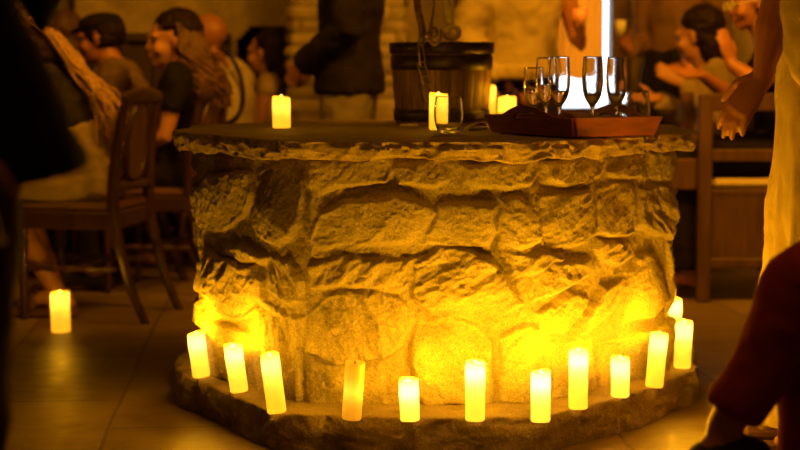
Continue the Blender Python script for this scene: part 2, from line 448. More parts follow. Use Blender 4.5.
# orange curtain over most of the window
ct=thing('curtain','orange cloth curtain drawn over most of the bright window','curtain',(0,0,0))
cx0,cx1=WX0+0.0,at(602.3,60,YB).x
V=[];Fc=[];nx=60;zs=np.linspace(at(580,78,YB).z,WZ1-0.02,30)
for iz,z in enumerate(zs):
    for i in range(nx+1):
        u=i/nx
        V.append((cx0+(cx1-cx0)*u, YB-0.03+0.008*math.sin(u*42+0.6*math.sin(z*3))+0.004*math.sin(u*91), z+0.008*math.sin(u*9)*(iz==0)))
for j in range(len(zs)-1):
    for i in range(nx): Fc.append((j*(nx+1)+i,j*(nx+1)+i+1,(j+1)*(nx+1)+i+1,(j+1)*(nx+1)+i))
c=mesh_obj('drape',V,Fc,M['curtain'],ct); pass
mb=MB().sweep([(cx0-0.04,YB-0.045,WZ1+0.0),(cx1+0.06,YB-0.045,WZ1+0.0)],0.011); mb.build('rod',M['iron'],ct,True)
# dark wainscot below the plaster on the left
wz=1.13; x0=-4.1; x1=FX0-0.03
mb=MB(); mb.box(((x0+x1)/2,YB-0.06,wz/2),(x1-x0,0.04,wz)); mb.box(((x0+x1)/2,YB-0.075,wz),(x1-x0,0.09,0.05),bev=0.01)
k=x0+0.1
while k<x1-0.2:
    mb.box((k,YB-0.085,wz/2),(0.05,0.02,wz),bev=0.005); k+=0.17
o=mb.build('trim_2',M['panel_wood']); tag(o,kind='structure')
# timber post between pillar and window
px0,px1=at(455,20,8.8).x,at(479,20,8.8).x
o=MB().box(((px0+px1)/2,8.86,1.6),(px1-px0,0.12,3.2),bev=0.012).build('trim_3',M['panel_wood']); tag(o,kind='structure')
# rough stone pillar (fireplace jamb)
def brick_pillar(x0,x1,y0,y1,z1):
    # one skin wrapped round three sides, courses of split stone
    W=x1-x0; D=y1-y0; per=[(x0,y1),(x0,y0),(x1,y0),(x1,y1)]
    L=[D,W,D]; tot=sum(L); ns=int(tot/0.012); nz=int(z1/0.012)
    S,Z=np.meshgrid(np.linspace(0,tot,ns),np.linspace(0,z1,nz)); S=S.ravel(); Z=Z.ravel()
    rs=np.random.RandomState(5)
    hgt=[];z=0
    while z<z1+0.1: h=rs.uniform(0.052,0.085); hgt.append((z,z+h)); z+=h
    d=np.zeros(S.size); tint=np.full(S.size,0.55)
    for (a,b) in hgt:
        s=-rs.uniform(0,0.2)
        while s<tot:
            wd=rs.uniform(0.13,0.30); k=(Z>=a)&(Z<b)&(S>=s)&(S<s+wd)
            q=np.minimum(np.minimum(Z[k]-a,b-Z[k]),np.minimum(S[k]-s,s+wd-S[k]))
            d[k]=rs.uniform(0.018,0.038)*np.clip(q/0.016,0,1)**0.6; tint[k]=np.where(q>0.006,rs.uniform(0.75,1.25),0.5)
            s+=wd
    x=np.where(S<D,x0,np.where(S<D+W,x0+S-D,x1)); y=np.where(S<D,y1-S,np.where(S<D+W,y0,y0+S-D-W))
    nxv=np.where(S<D,-1.0,np.where(S<D+W,0,1.0)); ny=np.where((S>=D)&(S<D+W),-1.0,0)
    P=np.stack([x,y,Z],1); d=d+0.006*fbm(P,22,3,4)
    P[:,0]+=nxv*d; P[:,1]+=ny*d
    Fc=[(j*ns+i,j*ns+i+1,(j+1)*ns+i+1,(j+1)*ns+i) for j in range(nz-1) for i in range(ns-1)]
    o=mesh_obj('trim_4',P,Fc,M['brick'])
    a=o.data.attributes.new('tint','FLOAT_COLOR','POINT'); cc=np.ones((S.size,4)); cc[:,:3]=tint[:,None]; a.data.foreach_set('color',cc.ravel())
    tag(o,kind='structure')
brick_pillar(at(292,60,8.6).x,at(402,60,8.6).x,8.6,YB+0.05,3.2)
# iron bracket on the plaster
p=at(72,8,YB-0.03)
mb=MB().sweep([(p.x,p.y,1.26),(p.x,p.y-0.02,1.33),(p.x,p.y-0.01,1.62)],[0.014,0.02,0.016]); mb.ell((p.x,p.y-0.02,1.25),(0.022,0.02,0.03))
tag(mb.build('wall_bracket',M['iron'],None,True),'small black iron bracket hanging on the plaster wall at left','bracket')

# ------------------------------------------------------------------ stone pedestal
ped=thing('stone_pedestal','rough masonry stone pedestal ringed by glowing candles','pedestal',(0.1,5.25,0))
PO=Vector((0.1,5.25,0))
BODY=[(-0.590,4.97),(-0.248,4.515),(0.33,4.50),(0.79,4.97),(0.795,5.6),(0.42,6.0),(-0.24,6.0),(-0.585,5.6)]
def chaikin(P,r=0.1,it=2,n=1):
    for _ in range(it):
        Q=[]
        for i in range(len(P)):
            a=np.array(P[i]); b=np.array(P[(i+1)%len(P)])
            Q.append(a+(b-a)*r); Q.append(b-(b-a)*r)
        P=Q; r=0.25
    return [np.array(p) for p in P]
def resample(P,step):
    P=np.array(list(P)+[P[0]]); d=np.linalg.norm(np.diff(P,axis=0),axis=1); c=np.concatenate([[0],np.cumsum(d)])
    n=int(c[-1]/step); s=np.linspace(0,c[-1],n,endpoint=False)
    Q=np.stack([np.interp(s,c,P[:,0]),np.interp(s,c,P[:,1])],1)
    T=np.roll(Q,-2,0)-np.roll(Q,2,0); T/=np.linalg.norm(T,axis=1)[:,None]
    return Q,np.stack([T[:,1],-T[:,0]],1)        # outward normals for a counter-clockwise outline
cum=[0]
for i in range(len(BODY)): cum.append(cum[-1]+(Vector(BODY[(i+1)%8])-Vector(BODY[i])).length)
def poly_s(Q):
    best=np.full(len(Q),1e9); S=np.zeros(len(Q))
    for i in range(8):
        a=np.array(BODY[i]); b=np.array(BODY[(i+1)%8]); e=b-a; L=np.linalg.norm(e)
        t=np.clip(((Q-a)@e)/L**2,0,1); d=np.linalg.norm(Q-(a+t[:,None]*e),axis=1)
        k=d<best; best[k]=d[k]; S[k]=cum[i]+t[k]*L
    return S
def pix_sz(px,py):                 # where a stone corner of the photo lies on the pedestal's own faces
    d=ray(px,py); best=None
    for i in range(3):
        a=Vector(BODY[i]); e=Vector(BODY[i+1])-a
        den=d.x*e.y-d.y*e.x
        if abs(den)<1e-9: continue
        t=(a.x*e.y-a.y*e.x)/den; u=((d.x*t-a.x)*e.x+(d.y*t-a.y)*e.y)/e.length_squared
        ucl=min(max(u,-0.12 if i==0 else 0),1.12 if i==2 else 1)
        q=abs(u-ucl)
        if best is None or q<best[0]: best=(q,cum[i]+ucl*e.length,CAMZ+d.z*t)
    return best[1],best[2]
STONES=[  # outlines of the stones, read off the photograph; height in metres; tint; roughness
 ([(197,157),(215,157),(217,170),(208,180),(196,183)],.020,1.0,.6),
 ([(220,157),(240,155),(250,165),(238,172),(222,168)],.018,.95,.6),
 ([(196,188),(212,175),(232,170),(251,174),(253,195),(244,215),(226,229),(205,235),(196,222)],.050,.95,.7),
 ([(257,172),(272,164),(290,168),(301,182),(301,225),(293,240),(278,247),(262,238),(254,225),(257,195)],.040,.82,.6),
 ([(210,238),(250,249),(269,257),(263,265),(245,261),(214,247)],.032,1.05,.7),
 ([(206,250),(226,256),(256,267),(264,282),(259,310),(236,320),(212,312),(204,285)],.045,1.1,1.2),
 ([(271,256),(290,261),(301,275),(302,302),(290,306),(269,291)],.035,1.0,1.1),
 ([(201,319),(235,326),(249,336),(249,388),(202,374)],.038,1.15,.7),
 ([(256,302),(282,312),(302,318),(303,404),(262,398),(252,345)],.040,1.1,.7),
 ([(309,161),(345,158),(386,159),(393,172),(386,183),(342,186),(318,195),(308,186)],.026,.9,.7),
 ([(396,166),(440,161),(448,182),(432,189),(400,185)],.028,1.0,.6),
 ([(311,240),(322,214),(340,204),(370,200),(405,198),(427,204),(436,213),(426,226),(408,244),(360,247),(320,246)],.044,1.0,.35),
 ([(308,263),(345,257),(385,260),(424,258),(423,280),(396,293),(350,289),(312,284)],.036,.95,1.6),
 ([(310,312),(325,298),(345,291),(375,291),(400,301),(413,318),(406,345),(386,359),(332,364),(308,352)],.058,.92,1.5),
 ([(306,369),(345,366),(384,364),(386,408),(306,408)],.030,.95,.6),
 ([(416,264),(440,247),(468,247),(491,257),(509,280),(522,302),(505,311),(480,304),(455,308),(430,312),(411,300)],.060,.98,1.6),
 ([(418,322),(450,318),(478,324),(494,340),(492,405),(420,405),(410,360)],.040,1.1,1.2),
 ([(501,335),(526,321),(549,330),(546,402),(502,405)],.036,1.05,1.1),
 ([(459,166),(500,163),(537,159),(539,172),(531,186),(510,191),(480,189),(464,183)],.038,.95,.7),
 ([(438,207),(465,203),(495,206),(495,228),(489,247),(460,248),(424,241),(436,221)],.032,1.05,.25),
 ([(499,202),(516,197),(533,205),(537,225),(538,241),(520,248),(499,244)],.036,1.0,1.0),
 ([(510,256),(545,250),(563,255),(556,268),(531,276),(515,271)],.030,.95,1.3),
 ([(542,164),(566,158),(590,151),(606,158),(600,174),(585,186),(560,187),(545,182)],.040,1.05,1.0),
 ([(541,196),(560,190),(586,192),(591,205),(593,236),(575,244),(545,247),(540,220)],.045,.9,.9),
 ([(597,187),(612,181),(630,183),(634,195),(631,232),(612,237),(596,235)],.034,1.0,1.1),
 ([(606,170),(628,151),(642,152),(640,180),(612,177)],.030,.95,.5),
 ([(648,153),(680,150),(682,176),(660,183),(648,176)],.028,.9,.9),
 ([(639,189),(680,185),(681,230),(672,243),(655,237),(638,226)],.042,.88,1.4),
 ([(597,240),(630,239),(634,252),(618,263),(600,263),(595,251)],.030,1.0,1.3),
 ([(634,256),(648,252),(661,268),(665,300),(646,319),(621,324),(624,285)],.050,1.15,.3),
 ([(551,263),(590,258),(593,275),(561,290),(531,301),(535,281)],.040,1.0,1.2),
 ([(600,286),(621,278),(619,300),(598,326),(581,336),(590,306)],.040,1.1,.7),
 ([(536,312),(565,293),(588,296),(580,317),(560,336),(541,333)],.042,1.1,1.2),
 ([(602,346),(640,331),(674,318),(674,380),(602,392)],.036,1.12,.6),
 ([(668,246),(682,240),(679,300),(668,312)],.030,1.05,.9),
 ([(549,346),(592,340),(594,390),(550,402)],.034,1.1,.8),
]
Q,NQ=resample(chaikin(BODY,0.035,2),0.0034)
ns=len(Q); z0,z1=0.085,0.765; nz=int((z1-z0)/0.0034)
S1=poly_s(Q)
S=np.tile(S1,nz); Z=np.repeat(np.linspace(z0,z1,nz),ns)
XY=np.tile(Q,(nz,1)); NN=np.tile(NQ,(nz,1))
P3=np.stack([XY[:,0],XY[:,1],Z],1)
Sw=S+0.010*fbm(P3,14,3,11); Zw=Z+0.008*fbm(P3,14,3,21)
rs=np.random.RandomState(11)
H=np.full(S.size,-0.004)+0.006*fbm(P3,16,4,31); TI=np.full(S.size,0.92)+0.10*fbm(P3,8,2,77)
def sdf(px,pz,poly):
    d=np.full(px.size,1e9); inside=np.zeros(px.size,bool); n=len(poly)
    for i in range(n):
        ax,az=poly[i]; bx,bz=poly[(i+1)%n]; ex,ez=bx-ax,bz-az
        t=np.clip(((px-ax)*ex+(pz-az)*ez)/(ex*ex+ez*ez+1e-12),0,1)
        d=np.minimum(d,(px-ax-t*ex)**2+(pz-az-t*ez)**2)
        c=((az<=pz)&(bz>pz))|((bz<=pz)&(az>pz))
        xx=ax+(pz-az)*ex/(ez if abs(ez)>1e-12 else 1e-12)
        inside^=c&(px<xx)
    d=np.sqrt(d); return np.where(inside,d,-d)
rough=fbm(P3*np.array([1,1,1.6]),24,5,41); ridg=1-2*np.abs(fbm(P3*np.array([1.0,1.0,1.5])+3.1,16,4,51))
strata=fbm(np.stack([P3[:,0]*7+P3[:,2]*9,P3[:,1]*7,P3[:,2]*26-P3[:,0]*16],1),1.0,4,61)
def lay(poly,h,tint,rg):
    global H,TI
    sd=sdf(Sw,Zw,poly)+0.004
    k=sd>-0.004
    if not k.any(): return
    c=np.array(poly).mean(0); ta,tb=rs.uniform(-.10,.10),rs.uniform(-.16,.12)
    q=np.clip(sd[k]/0.015,0,1); prof=(1-(1-q)**1.7); h=h*0.54; rg=rg*0.8
    edge=np.clip((sd[k]+0.004)/0.008,0,1)
    for _f in range(4):
        an=rs.uniform(0,6.28); dd=(S[k]-c[0])*math.cos(an)+(Z[k]-c[1])*math.sin(an); prof=prof-np.clip((dd-rs.uniform(.01,.05))*rs.uniform(.08,.22)/max(h,.006),0,.6)*q
    th=rs.uniform(.3,1.2)*(1 if rs.rand()<.8 else -1); uu=(S[k]-c[0])*math.cos(th)+(Z[k]-c[1])*math.sin(th); vv=-(S[k]-c[0])*math.sin(th)+(Z[k]-c[1])*math.cos(th)
    hew=fbm(np.stack([uu*13,vv*42,np.full(uu.size,rs.uniform(0,90))],1),1.0,4,81)
    hh=h*prof+(ta*(S[k]-c[0])+tb*(Z[k]-c[1]))*q+q**0.5*rg*(0.0020*rough[k]+0.0008*ridg[k]+0.0075*hew)
    H[k]=np.maximum(H[k],H[k]*(1-edge)+hh*edge) if rg<0.5 else H[k]*(1-edge)+np.maximum(hh,-0.006)*edge
    TI[k]=TI[k]*(1-edge)+tint*edge
for px,h,tint,rg in STONES: lay([pix_sz(*p) for p in px],h,tint,rg)
# unseen sides: random stones in courses
zc=z0
while zc<z1:
    hc=rs.uniform(.09,.16); s=cum[3]+0.10
    while s<cum[8]-0.06:
        wd=rs.uniform(.12,.32); g=.010
        j=lambda a:a+rs.uniform(-.012,.012)
        lay([(j(s+g),j(zc+g)),(j(s+wd*.5),j(zc+g)),(j(s+wd-g),j(zc+g)),(j(s+wd-g),j(zc+hc-g)),(j(s+wd*.5),j(zc+hc-g)),(j(s+g),j(zc+hc-g))],rs.uniform(.02,.045),rs.uniform(.85,1.12),rs.uniform(.5,1.3)); s+=wd
    zc+=hc
H+=0.0016*fbm(P3*np.array([1,1,1.5]),60,3,71)+0.0012*fbm(P3,140,1,75)
P3[:,0]+=NN[:,0]*H; P3[:,1]+=NN[:,1]*H
Fc=[]
for j in range(nz-1):
    for i in range(ns):
        k=(i+1)%ns; Fc.append((j*ns+i,j*ns+k,(j+1)*ns+k,(j+1)*ns+i))
body=mesh_obj('masonry_body',P3-np.array(PO),Fc,M['masonry'],ped)
a=body.data.attributes.new('tint','FLOAT_COLOR','POINT'); cc=np.ones((S.size,4)); cc[:,:3]=np.clip(TI,0.5,1.3)[:,None]; a.data.foreach_set('color',cc.ravel())

def rough_slab(name,outline,z0,z1,mat,parent,joints=(),amp=0.014,seed=1,top_amp=0.003,org=PO,lip=0.012,under=0.0,lowfreq=0.02):
    Q,NQ=resample(chaikin(outline,0.05,3),0.006); n=len(Q); c=Q.mean(0)
    s=np.arange(n)*0.006
    base=np.concatenate([Q,np.zeros((n,1))],1)
    low=lowfreq*fbm(base,5,2,seed)+0.5*lowfreq*fbm(base,14,2,seed+3)
    K=15; V=[]; rows=[]
    ztop=z1+0*s
    for k in range(K):           # edge, from the top rim to the bottom
        u=k/(K-1); z=z1-(z1-z0)*u
        P=np.concatenate([Q,np.full((n,1),z)],1)
        d=low+amp*fbm(P*np.array([1,1,1.5]),11,4,seed+5)+0.35*amp*(1-2*np.abs(fbm(P*np.array([1,1,2.]),19,3,seed+8)))+0.0022*fbm(P,70,3,seed+21)
        d-=lip*(max(0,0.22-u)/0.22)**1.6
        d-=under*(max(0,u-0.35)/0.65)**1.5
        for (jx,jy) in joints:
            q=np.hypot(Q[:,0]-jx,Q[:,1]-jy); d-=0.016*np.exp(-(q/0.011)**2)
        P[:,0]+=NQ[:,0]*d; P[:,1]+=NQ[:,1]*d
        P[:,2]+=u*0.009*fbm(base,13,4,seed+31)*(1 if z0>.2 else 0)
        P[:,2]+=0.004*fbm(base+k,25,3,seed+12)*(1 if 0<k<K-1 else 0)
        rows.append(P)
    top=rows[0].copy(); tops=[]
    for t in (0.985,0.965,0.94,0.90,0.85,0.8,0.74,0.68,0.6,0.52,0.44,0.36,0.28,0.2,0.12,0.05):
        P=top.copy(); P[:,:2]=c+(top[:,:2]-c)*t
        P[:,2]=z1+lip*0.25+top_amp*fbm(P,9,3,seed+15)*min(1,(1-t)*12)
        for q in range(0,0): pass
        tops.append(P)
    allr=tops[::-1]+rows
    V=np.concatenate(allr)-np.array(org); Fc=[]
    for j in range(len(allr)-1):
        for i in range(n):
            k=(i+1)%n; Fc.append((j*n+i,(j+1)*n+i,(j+1)*n+k,j*n+k))
    Fc.append(tuple(range(n))); b=(len(allr)-1)*n; Fc.append(tuple(range(b,b+n))[::-1])
    return mesh_obj(name,V,Fc,mat,parent)
SLAB=[(-0.665,5.03),(-0.30,4.45),(0.36,4.41),(0.875,5.02),(0.90,5.6),(0.47,6.12),(-0.27,6.12),(-0.66,5.62)]
ZS=0.800
rough_slab('top_slab',SLAB,0.747,ZS-0.003,M['slab'],ped,((0.06,4.43),),amp=0.0105,seed=3,top_amp=0.003,lowfreq=0.012,under=0.013,lip=0.0)
PLIN=[(-0.66,5.0),(-0.31,4.345),(0.385,4.315),(0.875,4.98),(0.95,5.6),(0.49,6.2),(-0.29,6.2),(-0.70,5.66)]
ZP=0.100
rough_slab('plinth',PLIN,-0.005,ZP-0.003,M['plinth'],ped,((0.03,4.33),(0.385,4.30),(0.60,4.60),(-0.31,4.345),(-0.47,4.64),(0.875,4.98)),amp=0.010,seed=8,top_amp=0.002,lowfreq=0.014,lip=0.004)

# ------------------------------------------------------------------ candles
def candle(label, p, h, rad=0.025, lean=0.0, lit=True, group=None, power=4.0, seed=0, fwd=0.0):
    t=thing('pillar_candle',label,'candle',p,0,group)
    t.rotation_euler=(fwd,R(lean),random.uniform(0,6.2)) if False else (fwd,R(lean),0)
    n=40; rs=np.random.RandomState(seed+5); ph=rs.uniform(0,6.28,4)
    def rim(a): return 0.0022*math.sin(a+ph[0])+0.0013*math.sin(2*a+ph[1])+0.0006*math.sin(5*a+ph[2])
    prof=[(0.0,0.0,0),(0.90,0.0,0),(1.0,0.004,0)]+[(1.0,h*q,0) for q in (.2,.4,.6,.8)]+[(1.0,h-0.008,1),(0.985,h-0.001,1),(0.94,h,1),(0.88,h-0.002,1),(0.80,h-0.005,.5),(0.5,h-0.006,0),(0.0,h-0.006,0)]
    V=[];Fc=[];m=len(prof)
    for i in range(n):
        a=2*math.pi*i/n
        for (r,z,w_) in prof:
            rr=rad*r*(1+0.008*math.sin(3*a+z*60+ph[3])); V.append((rr*math.cos(a),rr*math.sin(a),z+w_*rim(a)))
    for i in range(n):
        k=(i+1)%n
        for j in range(m-1): Fc.append((i*m+j,k*m+j,k*m+j+1,i*m+j+1))
    mesh_obj('wax',V,Fc,M['wax' if lit else 'wax_unlit'],t)
    mb=MB().lathe([(0.0,0),(0.003,0.001),(0.004,0.005),(0.003,0.009),(0.0,0.013)],(0,0,h-0.0075),12)
    mb.build('flame' if lit else 'wick',M['flame'] if lit else M['cushion'],t,True)
    if not lit:
        l=bpy.data.lights.new('candle_inner','POINT'); l.energy=0.05; l.color=(1.0,0.5,0.05); l.shadow_soft_size=0.006
        o=bpy.data.objects.new('candle_inner',l); o.location=(0,0,h*.5); COL.objects.link(o); o.parent=t
    if lit:
        l=bpy.data.lights.new('candle_glow','POINT'); l.energy=power; l.color=FLAME; l.shadow_soft_size=0.008
        o=bpy.data.objects.new('candle_glow',l); o.location=(0,0,h+0.014); COL.objects.link(o); o.parent=t
        l=bpy.data.lights.new('candle_inner','POINT'); l.energy=power*INNER; l.color=(1.0,0.60,0.11); l.shadow_soft_size=0.006
        o=bpy.data.objects.new('candle_inner',l); o.location=(0,0,h-0.027); COL.objects.link(o); o.parent=t
    return t
INNER=0.13
GP='candles around the foot of the stone pedestal'
# photo x of the middle, photo y of the foot, height, lean in degrees, label
row=[(201.5,378,.128,-7,'short lit candle at the left end of the pedestal foot'),
 (239.5,393,.131,-8,'lit candle second from the left, on the left slant of the pedestal foot'),
 (277,414,.153,-7,'tall leaning lit candle at the left front corner of the pedestal foot'),
 (351.5,421,.148,4,'dull tan candle, almost unlit, leaning right at the front of the pedestal foot'),
 (410,422,.105,-2,'shortest lit candle at the front, right of the dull tan candle'),
 (475,422,.151,0,'tall lit candle in the middle of the pedestal front'),
 (540.5,423,.127,0,'medium lit candle at the right front corner, beside a taller one'),
 (578,410,.156,0,'tall upright lit candle on the right slant, just behind the front corner'),
 (620,398,.108,0,'short lit candle on the right slant between two taller ones'),
 (654,388,.152,5,'tall lit candle leaning right on the right slant of the pedestal foot'),
 (682,369,.140,2,'lit candle at the right end corner of the pedestal foot')]
for i,(px,py,h,ln,lab) in enumerate(row):
    p=onz(px,py,ZP); p.y+=0.027; p.x*=p.y/(p.y-0.027)
    candle(lab,(p.x,p.y,ZP-0.001),h,0.0250,ln,i!=3,GP,power=(3.2,3.0,2.0,0,4.4,5.2,5.2,4.8,3.6,2.8,3.0)[i],seed=i)
candle('lit candle half hidden behind the right edge of the pedestal',(0.868,5.40,ZP-0.001),.158,0.0250,0,True,GP,seed=20)
p=onz(59.5,333,0); candle('single lit candle standing on the floor by the chair',(p.x,p.y+.03,0),0.150,0.036,-1,True,None,power=1.1,seed=21)
GS='candles on top of the pedestal'
def slab_candle(px,y,h,lab,seed,rad=0.028): 
    p=at(px,120,y); candle(lab,(p.x,y,ZS-0.001),h,rad,0,True,GS,power=0.55,seed=seed)
slab_candle(281.5,5.32,.096,'lone lit candle on the left of the pedestal top',31)
slab_candle(438.5,5.16,.108,'lit candle behind the stemless glass, before the bucket',32)
slab_candle(507,5.55,.092,'lit candle on the pedestal top just left behind the tray',33,.030)
slab_candle(488.5,5.90,.124,'blurred lit candle at the back of the pedestal top, right of the bucket',34,.026)

# ------------------------------------------------------------------ bucket
bc=at(441.5,120,5.62)
bk=thing('well_bucket','weathered wooden well bucket with dark iron bands on the pedestal','bucket',(bc.x,5.62,ZS))
HB=0.262; RB0=0.148; RB1=0.163
ns_=22
for i in range(ns_):       # separate staves
    V=[];Fc=[]; a0=2*math.pi*(i+0.03)/ns_; a1=2*math.pi*(i+0.97)/ns_
    hz=HB+random.uniform(-.004,.004)
    for rI in (0,-0.016):
        for z,rb in ((0.0,RB0),(hz*.5,(RB0+RB1)/2+0.004),(hz,RB1)):
            for k in range(4):
                a=a0+(a1-a0)*k/3; r=rb+rI+(-.0012 if k in (0,3) else 0.0005); V.append((r*math.cos(a),r*math.sin(a),z))
    for s_ in (0,12):
        for j in range(2):
            for k in range(3):
                f=(s_+j*4+k,s_+j*4+k+1,s_+(j+1)*4+k+1,s_+(j+1)*4+k); Fc.append(f if s_==0 else f[::-1])
    for j in range(2):
        Fc.append((j*4,(j+1)*4,12+(j+1)*4,12+j*4)); Fc.append((j*4+3,12+j*4+3,12+(j+1)*4+3,(j+1)*4+3))
    for k in range(3):
        Fc.append((8+k,8+k+1,20+k+1,20+k)); Fc.append((k,12+k,12+k+1,k+1))
    mesh_obj('stave',V,Fc,M['stave'],bk,False)
MB().lathe([(0,0.012),(RB0-0.014,0.012),(RB0-0.014,0.03),(0,0.03)],n=32).build('bottom',M['stave'],bk)
def band(z0,z1,name='iron_band',off=0.004):
    f=lambda z:RB0+(RB1-RB0)*z/HB+off+0.002
    MB().lathe([(f(z0)-.005,z0),(f(z0),z0),(f((z0+z1)/2)+.0012,(z0+z1)/2),(f(z1),z1),(f(z1)-.005,z1),(f(z0)-.005,z0)],n=48).build(name,M['iron'],bk,True)
band(.176,.222); band(.228,.264,off=.006); band(.012,.050)
# chain hanging in front of the bucket
def link(mb,c,ax,up,l=0.022,wd=0.012,r=0.0028):
    c=Vector(c); ax=Vector(ax).normalized(); up=Vector(up); up=(up-up.dot(ax)*ax).normalized()
    P=[c+ax*((l-wd/2)*0.5*(1 if math.cos(a)>0 else -1)+math.cos(a)*wd/2)+up*(math.sin(a)*wd/2) for a in np.linspace(0,2*math.pi,15)]
    mb.sweep(P,r,side=ax.cross(up),n=7,cap=False)
ch=thing('hanging_chain','dark iron chain hanging down in front of the wooden bucket','chain',(0,0,0))
yb=5.44
c0=at(417,-40,yb); c1=at(421,42,yb)
path=[c0+(c1-c0)*k+Vector((0.006*math.sin(k*9),0,0)) for k in np.linspace(0,1,17)]
mb=MB()
for i in range(len(path)-1):
    link(mb,(path[i]+path[i+1])/2,path[i+1]-path[i],(1,0.3,0) if i%2 else (0.2,1,0),0.030,0.018,0.0034)
mb.build('links',M['chain'],ch,True)
mb=MB()
for k,(a,b_,wd) in enumerate(((at(420,44,yb),at(423,66,yb),.018),(at(421,64,yb),at(427,82,yb),.024),(at(425,78,yb),at(429,100,yb),.024))):
    link(mb,(a+b_)/2,b_-a,(1,0.2,0) if k!=0 else (1,0.6,0),(b_-a).length,wd,0.0032)
mb.build('long_links',M['chain'],ch,True)
mb=MB()
hk=[at(437,-40,yb-.02),at(434,6,yb-.02),at(431,26,yb-.02),at(429,38,yb-.02),at(434,45,yb-.02),at(440,40,yb-.02),at(441,30,yb-.02)]
mb.sweep(hk,[.0028,.003,.005,.006,.006,.005,.004],n=8,sub=4)
mb.ell(at(434,32,yb-.02),(.014,.012,.018)); mb.ell(at(427,36,yb-.02),(.016,.012,.012))
mb.build('hook',M['chain'],ch,True)
# rope with an eye splice
rp=thing('hanging_rope','pale twisted rope ending in a loop above the bucket rim','rope',(0,0,0))
a=at(438,-40,5.55); b_=at(451,27,5.55)
mb=MB()
for s_ in range(3):
    P=[]
    for k in np.linspace(0,1,60):
        c=a+(b_-a)*k; th=k*42+s_*2.094
        P.append(c+Vector((math.cos(th)*.006,math.sin(th)*.006,0)))
    mb.sweep(P,.0068,n=7)
mb.build('strands',M['rope'],rp,True)
mb=MB(); P=[]
for q in np.linspace(0.3,2*math.pi+0.1,26):
    c=at(452,32.5,5.53); P.append(c+Vector((math.sin(q)*.023,0.012*math.sin(q),math.cos(q)*.018)))
mb.sweep(P,.0085,n=9); mb.build('eye_loop',M['rope'],rp,True)
# little odds and ends on the slab
p=onz(409,127,ZS)
MB().box((p.x,p.y+.03,ZS+.004),(.055,.03,.008),Euler((0,0,.2)).to_matrix(),.003).build('wedge',M['cream_cloth'])
tag(bpy.data.objects['wedge'],'small pale wooden wedge lying at the left foot of the bucket','wedge')
pp=[onz(463,131,ZS),onz(472,127,ZS),onz(482,126,ZS),onz(487,129,ZS),onz(480,131,ZS),onz(470,132,ZS)]
mb=MB().sweep([q+Vector((0,0,.006)) for q in pp],.0035,n=8,sub=5); o=mb.build('black_cord',M['cord'],None,True)
tag(o,'thin black cord curled on the slab left of the tray','cord')

# ------------------------------------------------------------------ tray
TH=R(60); TA,TB=0.425,0.285
Fp=Vector((0.462,4.56)); dl=Vector((-math.cos(TH),math.sin(TH))); dr=Vector((math.sin(TH),math.cos(TH)))
ctr=Fp+dl*TA/2+dr*TB/2
tr=thing('serving_tray','reddish wooden serving tray with raised handle ends holding flutes','tray',(ctr.x,ctr.y,ZS+0.002),math.atan2(dr.y,dr.x))
# local x runs along dr (TB), local y along dl (TA)
MB().box((0,0,0.008),(TB-.03,TA-.03,0.012),bev=.002).build('base',M['tray_wood'],tr)
def tray_side(name,length,xoff,axis,hump):
    V=[];Fc=[];n=48
    def top(u):
        x=abs(u-.5)*2
        return 0.051+(0.030*max(0,math.cos(min(1,x/0.62)*math.pi/2))**1.3 if hump else 0)
    def hole(u): 
        q=(u-.5)/0.15
        return (0.046,0.046+0.016*math.sqrt(max(0,1-q*q))) if hump and abs(q)<1 else None
    rows=[]
    for i in range(n+1):
        u=i/n; hh=hole(u); t=top(u); zz=[0.0,0.040,0.046,0.046,t] if not hh else [0.0,0.040,hh[0],hh[1],t]
        for side in (0,1):
            for z in zz:
                V.append(((u-.5)*(length-.03+z*0.62),xoff*(1+0)+math.copysign(z*0.31+ (0.010 if side else 0),xoff),z))
    m=10
    for i in range(n):
        for s_ in (0,1):
            for j in range(4):
                u=(i+.5)/n
                if j==2 and (not hole(u) ): continue
                if j==2: continue
                f=(i*m+s_*5+j,(i+1)*m+s_*5+j,(i+1)*m+s_*5+j+1,i*m+s_*5+j+1); Fc.append(f)
        Fc.append((i*m+4,(i+1)*m+4,(i+1)*m+9,i*m+9)); Fc.append((i*m,(i+1)*m,(i+1)*m+5,i*m+5))
        if hole((i+.5)/n):
            Fc.append((i*m+2,(i+1)*m+2,(i+1)*m+7,i*m+7)); Fc.append((i*m+3,(i+1)*m+3,(i+1)*m+8,i*m+8))
    for i in (0,n):
        for j in (0,1,3): Fc.append((i*m+j,i*m+j+1,i*m+5+j+1,i*m+5+j))
    if axis=='y': V=[(y,x,z) for x,y,z in V]
    o=mesh_obj(name,V,Fc,M['tray_wood'],tr,False); return o
tray_side('handle_end',TA,-(TB/2-.015),'y',True); tray_side('handle_end',TA,(TB/2-.015),'y',True)
tray_side('long_side',TB,-(TA/2-.015),'x',False); tray_side('long_side',TB,(TA/2-.015),'x',False)

